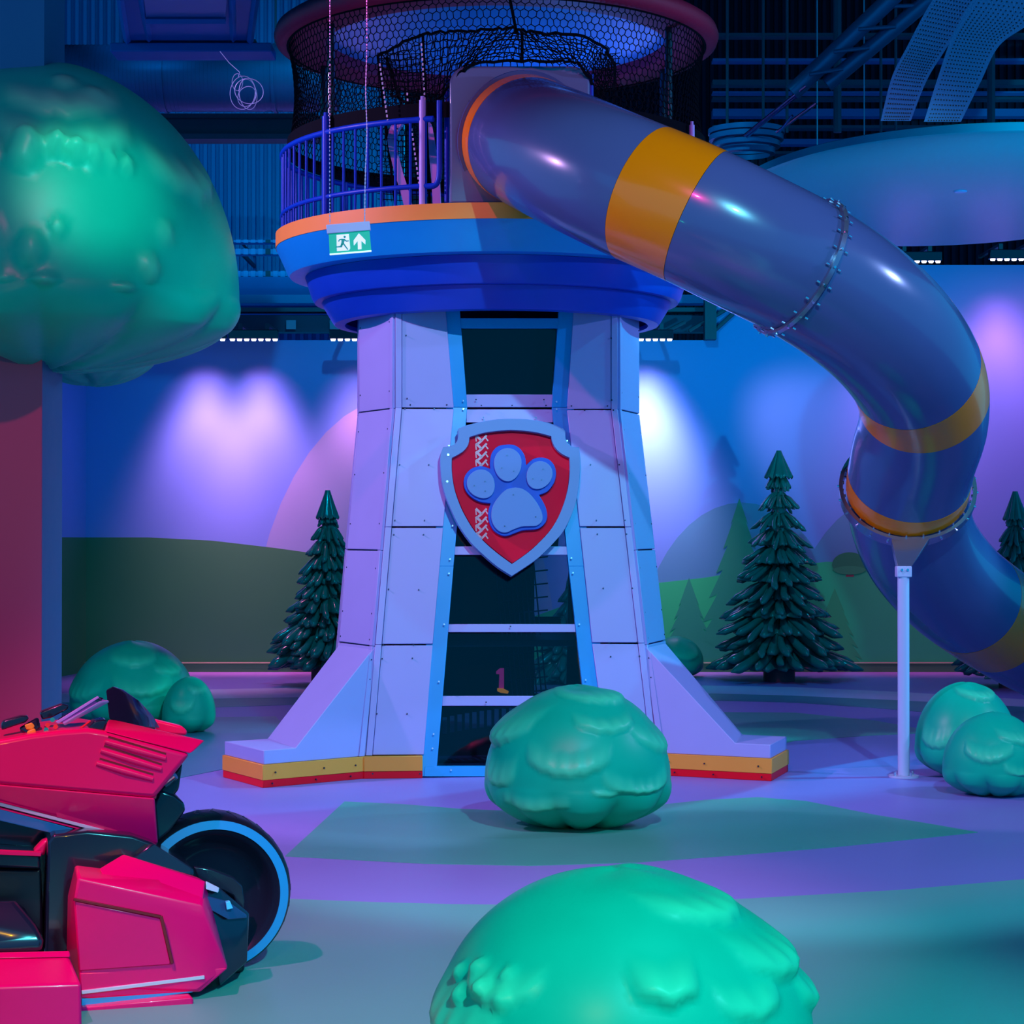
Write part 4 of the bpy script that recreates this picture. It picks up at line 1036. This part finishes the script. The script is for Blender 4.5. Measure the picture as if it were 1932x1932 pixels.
bush('round_bush', (c.x+.03, 18.98), .25, .25, .16, .36, .16, 'smaller green bush beside the big teal one on the left', 6, 7, [(R(-10), R(18), .5, .3, .08), (R(40), R(45), .4, .3, .06)], sub=5)
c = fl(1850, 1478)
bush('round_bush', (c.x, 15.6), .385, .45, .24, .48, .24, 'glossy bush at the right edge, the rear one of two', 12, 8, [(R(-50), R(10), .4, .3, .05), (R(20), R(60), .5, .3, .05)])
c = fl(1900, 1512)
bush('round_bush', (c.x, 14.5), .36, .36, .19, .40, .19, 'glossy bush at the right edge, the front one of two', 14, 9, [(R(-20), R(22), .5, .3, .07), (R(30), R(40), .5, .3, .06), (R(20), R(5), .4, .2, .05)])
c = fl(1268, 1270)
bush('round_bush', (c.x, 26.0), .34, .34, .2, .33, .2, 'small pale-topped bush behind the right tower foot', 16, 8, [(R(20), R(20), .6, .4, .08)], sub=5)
# tree with box trunk
TX = at(78, 1000, 12.0).x
TREE = empty('artificial_tree', (TX-.35, 12.26, 0), 'artificial tree with huge green domed crown on a box trunk, left edge', 'tree')
ztr = at(0, 560, 12).z
mb = MB(); mb.box((TX-.6, 12.002+.01, ztr/2), (1.2, .02, ztr)); mb.build('trunk_front', mat('mauve_brown_board', (.40, .035, .12), .55), TREE, label='mauve brown trunk front')
mb = MB(); mb.box((TX-.6, 12.29, ztr/2), (1.2-.002, .53, ztr)); mb.build('trunk_side', mat('blue_grey_board', (.01, .13, .24), .5, var=.1), TREE, label='blue grey trunk side')
def crown_b(px, py, r_, amp):
    e_ = math.asin(max(-1, min(1, (560-py)/(440. if py < 560 else 140.)))); a_ = math.asin(max(-.98, min(.98, (px-75)/365./math.cos(e_))))
    return (a_, e_, r_, amp)
CB = [(106, 345, .085, .07), (50, 338, .06, .04), (160, 330, .04, .05), (192, 340, .042, .055), (222, 347, .042, .055), (250, 350, .04, .05), (275, 350, .04, .045), (55, 488, .06, .035), (128, 518, .06, .045), (172, 476, .035, .035),
      (18, 560, .05, .03), (82, 565, .05, .03), (150, 568, .06, .055), (322, 540, .06, .05), (150, 190, .07, .02), (205, 215, .06, .02), (280, 575, .06, .04), (345, 470, .05, .03)]
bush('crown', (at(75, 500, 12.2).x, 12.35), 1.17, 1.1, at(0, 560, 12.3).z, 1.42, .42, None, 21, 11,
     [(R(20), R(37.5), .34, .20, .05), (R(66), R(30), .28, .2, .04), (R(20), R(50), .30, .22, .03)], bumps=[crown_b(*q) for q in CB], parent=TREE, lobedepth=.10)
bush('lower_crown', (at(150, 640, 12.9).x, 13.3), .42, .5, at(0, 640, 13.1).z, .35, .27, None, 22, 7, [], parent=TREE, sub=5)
# column above the tree
mb = MB(); zc0 = at(0, 300, 12).z
mb.box((at(83, 60, 12.05).x-.6, 12.33, (zc0+10.5)/2), (1.2, .55, 10.5-zc0)); mb.build('trim_7', mat('blue_column_paint', (.004, .16, .28), .7, spec=.05), kind='structure', label='pale blue column above the tree crown')

# ------------------------------------------------------------------ pines
def pine(px, ptop, pbase_, D, hw_px, label, seed, tiers=12, trunk_r=.2, crown_bot=None, group=None):
    rnd = random.Random(seed); b0 = at(px, pbase_, D); b0.z = 0
    H = at(px, ptop, D).z; zb = at(px, crown_bot, D).z; RM = hw_px*D/FPX
    e = empty('pine_tree', tuple(b0), label, 'tree', group)
    mb = MB(); mb.tube([b0, b0+LZ*(zb+.5)], trunk_r, 16); mb.build('trunk', M_trunk, e, smooth=True)
    mb = MB(); mb.tube([b0+LZ*(zb+.1), b0+LZ*(H-.3)], .1, 10, rfun=lambda t: .26*(1-t)+.04); mb.build('stem', M_pine, e, smooth=True)
    # tip cone
    nt_ = 96
    for k in range(tiers):
        t = k/(tiers-1)                      # 0 top .. 1 bottom
        zt_ = H-(H-zb)*(t**.92)*.93
        Rk = RM*(.10+.90*t**.95)*(1+rnd.uniform(-.05, .05)); drop = (.20 if k else .36)+.10*t
        if k == 0: Rk = RM*.19; zt_ = H
        nf = 9+int(9*t)
        fing = [(rnd.uniform(-.15, .15), rnd.uniform(.66, 1.04), rnd.uniform(.8, 1.2)) for _ in range(nf)]
        ph = rnd.random()*6
        nr = 9; top_ = []; bot_ = []
        for j in range(nr+1):
            s_ = j/nr
            for q in range(nt_):
                a_ = 2*PI*q/nt_
                u = (a_+ph)/(2*PI)*nf; i = int(math.floor(u)) % nf; fr_ = u-math.floor(u)-.5-fing[i][0]*.3
                shape = max(0., 1-(abs(fr_)*2)**2.4)          # rounded fingertip
                Lf = fing[i][1]*(.50+.36*shape) if k else (.82+.18*shape)
                rr = .03+(Rk*Lf-.03)*s_
                z = zt_-drop*(s_**(1.25 if k else .95))*(1.05 if k else 1)+ (.05*t+.012)*shape*math.sin(min(1, s_*1.05)*PI*.9)*(.4+.6*s_)
                z += .028*(s_**2)*shape-.055*t*fing[i][2]*s_**2*shape
                small = .010*math.sin(u*2*PI*3)*s_
                top_.append(b0+Vector((rr*math.cos(a_), rr*math.sin(a_), z+small)))
                th = (.035+.085*t)*(1-.0*s_)*(.35+.65*shape)*math.sqrt(max(0, 1-(max(0, s_-.75)/.25)**2)*.92+.08)
                bot_.append(b0+Vector((rr*.985*math.cos(a_), rr*.985*math.sin(a_), z+small-th)))
        vs = top_+bot_; off = len(top_); fs = []
        for j in range(nr):
            for q in range(nt_):
                q1 = (q+1) % nt_
                fs.append((j*nt_+q, (j+1)*nt_+q, (j+1)*nt_+q1, j*nt_+q1)); fs.append((off+j*nt_+q, off+j*nt_+q1, off+(j+1)*nt_+q1, off+(j+1)*nt_+q))
        for q in range(nt_):
            q1 = (q+1) % nt_; fs.append((nr*nt_+q, off+nr*nt_+q, off+nr*nt_+q1, nr*nt_+q1))
        mb = MB(); mb.add(vs, fs)
        if k:
            nb_ = int(11+10*t); a0 = rnd.random()*6
            for q in range(nb_):
                a_ = a0+2*PI*(q+rnd.uniform(-.25, .25))/nb_; L2 = Rk*rnd.choice((.80, .88, .95, 1.06)); r0 = Rk*.30
                br = (.020+.045*t)*rnd.uniform(.8, 1.25); dz = drop*rnd.uniform(.85, 1.25)
                pts = []
                for m_ in range(7):
                    u = m_/6; rr = r0+(L2-r0)*u; wob = a_+.05*math.sin(u*5+q)
                    pts.append(b0+Vector((rr*math.cos(wob), rr*math.sin(wob), zt_-.03-dz*(rr/Rk)**1.2+.015*math.sin(u*PI*2))))
                mb.tube(pts, br, 8, rfun=lambda u, br=br: br*(.55+.45*u)*math.sqrt(max(.02, 1-(max(0, u-.72)/.28)**2)))
        mb.build('branch_tier', M_pine, e, smooth=True, angle=0, fixn=False)
    return e
pine(1470, 850, 1284, 25.4, 146, 'dark glossy pine tree standing right of the tower', 3, crown_bot=1235)
pine(618, 925, 1290, 24.6, 118, 'dark pine tree half hidden behind the left side of the tower', 5, crown_bot=1225)
pine(1916, 927, 1297, 24.3, 124, 'dark pine tree at the right edge behind the slide', 9, crown_bot=1238)
pine(1085, 1050, 1290, 25.0, 90, 'pine tree seen through the tower windows', 12, tiers=9, crown_bot=1240)

# ------------------------------------------------------------------ motorcycle
AL = R(16); HD = Vector((math.cos(AL), math.sin(AL), 0)); NB = Vector((math.sin(AL), -math.cos(AL), 0))   # heading, side towards viewer
WC = at(404, 1690, 8.66)
BK = empty('toy_motorcycle', (WC.x-1.0, WC.y-.2, 0), 'big glossy red play motorcycle with black parts at the lower left', 'motorcycle')
def bp(px, py, v): return onpl(px, py, WC+NB*v, NB)
def bhull(pts, name, m_, par=BK, bevel=.012, segs=3, label=None):
    mb = MB(); mb.hull([bp(*p) for p in pts]); return mb.build(name, m_, par, bevel=bevel, segs=segs, label=label)
def bprism(pts, v, th, name, m_, par=BK, bevel=.006, segs=2, label=None):
    mb = MB(); mb.prism([bp(x, y, v) for x, y in pts], -NB*th); return mb.build(name, m_, par, bevel=bevel, segs=segs, label=label)
def slab(pts, v, th, name, m_, bevel=.012, label=None):
    """convex prism via hull with equal outline on the far side"""
    mb = MB(); P = [bp(x, y, v) for x, y in pts]; mb.hull(P+[p-NB*th for p in P]); return mb.build(name, m_, BK, bevel=bevel, segs=3, label=label)
# front wheel
Rw = .335; WH = empty('front_wheel', tuple(WC)); WH.parent = BK; WH.location = WC-wpos(BK)
def wl(prof, name, m_, n=72, par=WH, label=None):
    """lathe round the axle; prof (R, v)"""
    up = LZ; mb = MB(); k = len(prof); vs = []
    for R_, v in prof:
        for q in range(n):
            a_ = 2*PI*q/n; vs.append(WC+(HD*math.cos(a_)+up*math.sin(a_))*R_+NB*v)
    fs = [(i*n+q, i*n+(q+1) % n, (i+1)*n+(q+1) % n, (i+1)*n+q) for i in range(k-1) for q in range(n)]
    mb.add(vs, fs); return mb.build(name, m_, par, smooth=True, angle=40, label=label)
wl([(.262, -.02), (.30, .0), (.318, -.005), (.335, -.03), (.345, -.08), (.345, -.2), (.335, -.26), (.318, -.285), (.26, -.27)], 'tyre', M_tyre)
wl([(.285, .006), (.322, -.001), (.322, -.01), (.285, -.002), (.285, .006)], 'tyre_ring', M_cyan, label='bright blue ring on the tyre wall')
wl([(0, -.10), (.07, -.10), (.075, -.12), (.15, -.125), (.20, -.10), (.235, -.06), (.25, -.03), (.268, -.01), (.285, .001)], 'rim', M_black)
wl([(0, -.055), (.055, -.06), (.06, -.075), (.06, -.11)], 'hub', mat('dark_red_hub', (.25, .02, .02), .3), n=24)
mb = MB()
for q in range(30):
    a_ = 2*PI*q/30
    P_ = [WC+(HD*math.cos(a_+s_*.10)+LZ*math.sin(a_+s_*.10))*R_+NB*v for s_, v, R_ in ((0, -.05, .337), (.5, -.09, .3435), (1, -.143, .344), (.5, -.2, .3435), (0, -.235, .337))]
    mb.tube(P_, .004, 4)
mb.build('tread_rib', mat('tread_black', (.012, .014, .05), .25), WH, kind='stuff')
# fork arm and hub cover
bprism([(365,1635),(400,1640),(440,1655),(458,1672),(462,1700),(455,1760),(440,1760),(446,1705),(440,1690),(420,1680),(380,1672)], .03, .05, 'fork_arm', M_black)
slab([(300,1490),(330,1500),(348,1515),(350,1530),(320,1570),(296,1590),(290,1520)], -.02, .25, 'fork_crown', M_black)
slab([(292,1500),(345,1440),(338,1490),(320,1512),(300,1520)], -.05, .22, 'headlamp_housing', M_black)
mb = MB(); mb.tube([bp(310, 1478, -.02), bp(330, 1462, .0)], .02, 12); mb.build('headlamp', M_bolt, BK, smooth=True)
# upper fairing
V1 = .16
slab([(-160,1425),(0,1396),(60,1385),(120,1378),(165,1375),(197,1380),(360,1423),(292,1507),(-160,1468)], V1, .5, 'upper_fairing', M_pink, .02)
bhull([(-160,1466,V1),(292,1506,V1),(298,1592,V1-.06),(-160,1477,V1-.04),(-160,1466,V1-.5),(292,1506,V1-.5),(298,1592,V1-.42)], 'lower_fairing', M_pink, bevel=.008)
bhull([(197,1379,V1-.005),(361,1422,V1-.005),(387,1397,V1-.12),(204,1355,V1-.10),(199,1385,V1-.06),(380,1400,V1-.2)], 'nose_cowl', M_pink, bevel=.008)
slab([(292,1358),(345,1371),(354,1380),(352,1388),(296,1382)], -.28, .08, 'far_cowl', M_pink)
# louvres in the fairing (pressed ribs)
for (x0, y0, x1, y1) in ((198,1399,312,1431), (190,1416,304,1451), (182,1440,288,1470)):
    mb = MB(); a_, b_ = bp(x0, y0, V1-.006), bp(x1, y1, V1-.006); mb.tube([a_, a_.lerp(b_, .5), b_], .016, 12, rfun=lambda t: .017*(1-.25*abs(2*t-1))); mb.build('louvre', M_pink, BK, smooth=True)
    mb = MB(); a_, b_ = bp(x0+6, y0-9, V1-.004), bp(x1+1, y1-9, V1-.004); mb.tube([a_, b_], .006, 6); mb.build('louvre_gap', mat('dark_red_gap', (.2, .0, .01), .5), BK)
bhull([(105,1527,V1-.027),(222,1543,V1-.036),(222,1572,V1-.049),(107,1542,V1-.034),(105,1527,V1-.06),(222,1543,V1-.06),(222,1572,V1-.08),(107,1542,V1-.08)], 'access_cover', M_pink, bevel=.002)
def line3(p0, p1, w_, th, name, m_):
    a_ = bp(*p0); b_ = bp(*p1); mb = MB(); d_ = (b_-a_).normalized(); n_ = d_.cross(NB).normalized()*w_/2
    mb.prism([a_-n_, b_-n_, b_+n_, a_+n_], -NB*th); return mb.build(name, m_, BK, bevel=.002, segs=1)
line3((-160,1476,.13), (225,1576,.122), .014, .02, 'pale_stripe', M_strip)
line3((-160,1484,.125), (222,1582,.118), .008, .02, 'red_edge', M_pink)
bhull([(-160,1488,.12),(0,1526,.12),(170,1572,.115),(140,1582,.10),(0,1545,.10),(-160,1510,.10),(-160,1488,.0),(170,1572,.0)], 'blue_edge', M_cyan, bevel=.004)
slab([(-160,1500),(60,1540),(290,1590),(298,1592),(330,1640),(330,1760),(-160,1760)], -.02, .3, 'engine_block', M_black)
# windscreen and dashboard
bhull([(200,1302,-.06),(213,1295,-.08),(232,1301,-.12),(262,1322,-.14),(288,1350,-.16),(302,1374,-.18),(250,1370,.03),(206,1357,.06),(203,1330,.0),(213,1295,-.24),(262,1322,-.26),(302,1374,-.26)], 'windscreen', M_black, bevel=.006, label='dark windscreen')
def rod(pts, r_, name, m_, par=BK, label=None):
    mb = MB(); mb.tube(catmull([bp(*p) for p in pts], 4), r_, 10); return mb.build(name, m_, par, smooth=True, label=label)
bhull([(104,1362,.05),(184,1313,.01),(188,1316,.01),(110,1366,.05),(104,1362,-.01),(184,1313,-.05)], 'windscreen_frame', M_lilac, bevel=.003)
bhull([(118,1364,.07),(190,1322,.03),(204,1321,.0),(206,1325,.0),(190,1327,.03),(122,1369,.07),(118,1364,.02),(204,1321,-.05)], 'windscreen_frame', M_lilac, bevel=.003)
bhull([(112,1360,.04),(186,1317,.0),(203,1322,.0),(122,1365,.05),(112,1360,.02),(186,1317,-.02)], 'screen_strut', mat('violet_strut', (.18, .10, .40), .35), bevel=.002)
bhull([(106,1358,.03),(184,1314,.0),(200,1318,.0),(120,1366,.04),(106,1358,-.1),(184,1314,-.1)], 'dashboard', M_black)
slab([(165,1376),(178,1360),(198,1357),(203,1362),(197,1380)], .10, .12, 'screen_base', M_black)
bhull([(34,1374,.05),(72,1352,.04),(78,1375,.06),(50,1386,.07),(34,1374,-.1),(72,1352,-.1)], 'handlebar_mount', M_black)
slab([(3,1365),(8,1360),(40,1351),(52,1351),(55,1356),(48,1363),(3,1378)], .06, .06, 'hand_grip', M_black, .006)
slab([(75,1347),(80,1342),(118,1328),(130,1331),(128,1338),(98,1354),(80,1358)], -.02, .06, 'hand_grip', M_black, .006)
bprism([(46,1368),(60,1363),(66,1370),(62,1377),(50,1377)], .085, .01, 'yellow_button', mat('yellow_marking', (1, .5, .03), .4))
bprism([(52,1379),(66,1374),(69,1384),(50,1387)], .088, .01, 'yellow_button', mat('yellow_marking', (1, .5, .03), .4))
for (x, y, cn, cc) in ((90,1368,'red_button',(.9,.01,.03)), (105,1371,'red_button',(.9,.01,.03)), (99,1358,'green_button',(.0,.6,.35)), (87,1377,'green_button',(.0,.6,.4))):
    mb = MB(); mb.tube([bp(x, y, .09), bp(x, y, .075)], .010, 12); mb.build(cn, mat(cn, cc, .4), BK, smooth=True)
rod([(152,1374,.1), (170,1361,.08)], .005, 'red_lever', mat('red_button', (.9, .01, .03), .4))
# middle dark body
slab([(90,1590),(100,1575),(165,1568),(215,1575),(250,1577),(286,1590),(366,1640),(366,1665),(230,1690),(120,1800),(85,1800)], .22, .3, 'middle_body', M_black, .012)
bhull([(286,1590,.26),(366,1641,.26),(366,1655,.27),(240,1625,.28),(284,1592,.1),(366,1641,.1)], 'body_shoulder', M_black)
slab([(-160,1600),(0,1606),(75,1612),(78,1640),(-160,1632)], .18, .2, 'side_rail', M_black)
line3((-160,1602,.2), (78,1612,.2), .018, .03, 'red_edge', M_pink)
slab([(62,1608),(80,1588),(92,1582),(84,1616)], .14, .08, 'red_bracket', M_pink)
slab([(-160,1640),(78,1640),(84,1800),(-160,1800)], .12, .2, 'inner_body', M_tyre)
# seat
mb = MB(); bhull([(-160,1705,.40),(28,1699,.40),(45,1712,.40),(56,1745,.42),(74,1756,.5),(82,1775,.52),(80,1797,.52),(-160,1800,.52),(-160,1705,.2),(28,1699,.2),(80,1760,.24)], 'seat', M_black, bevel=.02, label='glossy dark seat')
# red side pod
V2 = .50
bhull([(147,1657,V2),(140,1697,V2),(152,1865,V2),(372,1871,V2-.0),(430,1826,V2-.02),(390,1735,V2-.02),(382,1708,V2-.03),(128,1690,V2-.14),(126,1790,V2-.14),(142,1632,V2-.18),(386,1662,V2-.16),(147,1657,V2-.3),(420,1820,V2-.3),(372,1871,V2-.28),(152,1865,V2-.3)], 'side_pod', M_pink, bevel=.012)
bhull([(186,1640,V2-.12),(233,1612,V2-.2),(372,1655,V2-.2),(388,1664,V2-.12),(384,1706,V2-.05),(200,1668,V2-.05),(233,1612,V2-.28),(372,1655,V2-.28)], 'pod_top', M_pink, bevel=.008)
# recessed cover on the pod
bprism([(142,1700),(303,1733),(322,1816),(320,1820),(150,1832)], V2+.006, .012, 'pod_cover', M_pink, bevel=.004)
line3((139,1697,V2+.012), (304,1730,V2+.012), .012, .012, 'cover_groove', mat('dark_red_gap', (.2, .0, .01), .5)); line3((304,1729,V2+.012), (325,1818,V2+.012), .014, .012, 'cover_groove', mat('dark_red_gap', (.2, .0, .01), .5))
line3((154,1873,V2+.014), (386,1844,V2+.0), .015, .02, 'pale_stripe', M_strip)
bhull([(154,1884,V2+.0),(377,1855,V2-.01),(364,1872,V2-.01),(154,1900,V2),(154,1884,V2-.1),(377,1855,V2-.1),(364,1872,V2-.1)], 'blue_edge', M_cyan, bevel=.003)
bhull([(150,1835,V2+.004),(430,1826,V2-.015),(378,1871,V2-.01),(152,1885,V2+.004),(150,1835,V2-.1),(420,1826,V2-.1),(378,1871,V2-.1)], 'pod_sill', M_pink, bevel=.006)
# dark nose of the pod
bhull([(384,1664,.34),(416,1676,.32),(470,1722,.26),(468,1735,.28),(466,1815,.28),(415,1860,.36),(388,1720,.40),(470,1722,.1),(466,1815,.1),(415,1860,.15),(384,1664,.15)], 'pod_nose', M_black, bevel=.008)
bhull([(388,1662,.36),(414,1675,.34),(412,1685,.36),(388,1678,.38),(388,1662,.3),(414,1675,.3)], 'nose_cap', M_post, bevel=.004)
bhull([(390,1690,.38),(430,1700,.34),(465,1725,.30),(466,1732,.31),(430,1735,.36),(388,1712,.40),(465,1725,.2),(390,1690,.3)], 'nose_shelf', mat('navy_plastic', (.02, .05, .16), .25, coat=.5), bevel=.004)
slab([(426,1702),(434,1700),(435,1712),(440,1714),(428,1717)], .37, .03, 'blue_latch', mat('bright_latch', (.1, .6, .95), .3), .003)
# front left box and foot board
V3 = .80
bhull([(-200,1868,V3),(153,1856,V3),(155,1990,V3),(-200,1990,V3),(-200,1802,V3-.28),(126,1796,V3-.28),(133,1812,V3-.26),(155,1990,V3-.4),(-200,1990,V3-.4)], 'step_box', M_pink, bevel=.012)
bhull([(-200,1801,V3-.25),(131,1794,V3-.25),(133,1806,V3-.22),(-200,1813,V3-.22),(131,1794,V3-.35),(-200,1801,V3-.35)], 'step_edge', M_pink, bevel=.006)
bhull([(150,1901,V2+.06),(365,1882,V2+.06),(367,1990,V2+.06),(150,1990,V2+.06),(150,1896,V2-.02),(358,1873,V2-.02),(362,1990,V2-.15),(150,1990,V2-.15)], 'foot_board', M_pink, bevel=.010)
slab([(430,1822),(462,1812),(462,1832),(445,1842),(425,1838)], .05, .12, 'wheel_chock', M_tyre)
# rear wheel and underframe carry the machine (outside the frame on the left)
RWc = Vector((WC.x, WC.y, WC.z))-HD*1.75
RW = empty('rear_wheel', tuple(RWc)); RW.parent = BK; RW.location = RWc-wpos(BK)
mb = MB(); k = 0; prof_ = [(.2, -.1), (.262, -.02), (.30, .0), (.335, -.03), (.345, -.08), (.345, -.2), (.335, -.26), (.26, -.27), (.2, -.2)]; vs = []
for R_, v in prof_:
    for q in range(48):
        a_ = 2*PI*q/48; vs.append(RWc+(HD*math.cos(a_)+LZ*math.sin(a_))*R_+NB*v)
mb.add(vs, [(i*48+q, i*48+(q+1) % 48, (i+1)*48+(q+1) % 48, (i+1)*48+q) for i in range(len(prof_)-1) for q in range(48)]); mb.build('tyre', M_tyre, RW, smooth=True)
mb = MB(); p0 = RWc+NB*-.1; mb.tube([p0+NB*.35, p0-NB*.1], .05, 16); mb.build('axle', M_black, RW, smooth=True)

for o in bpy.data.objects:
    if '_w' in o: del o['_w']
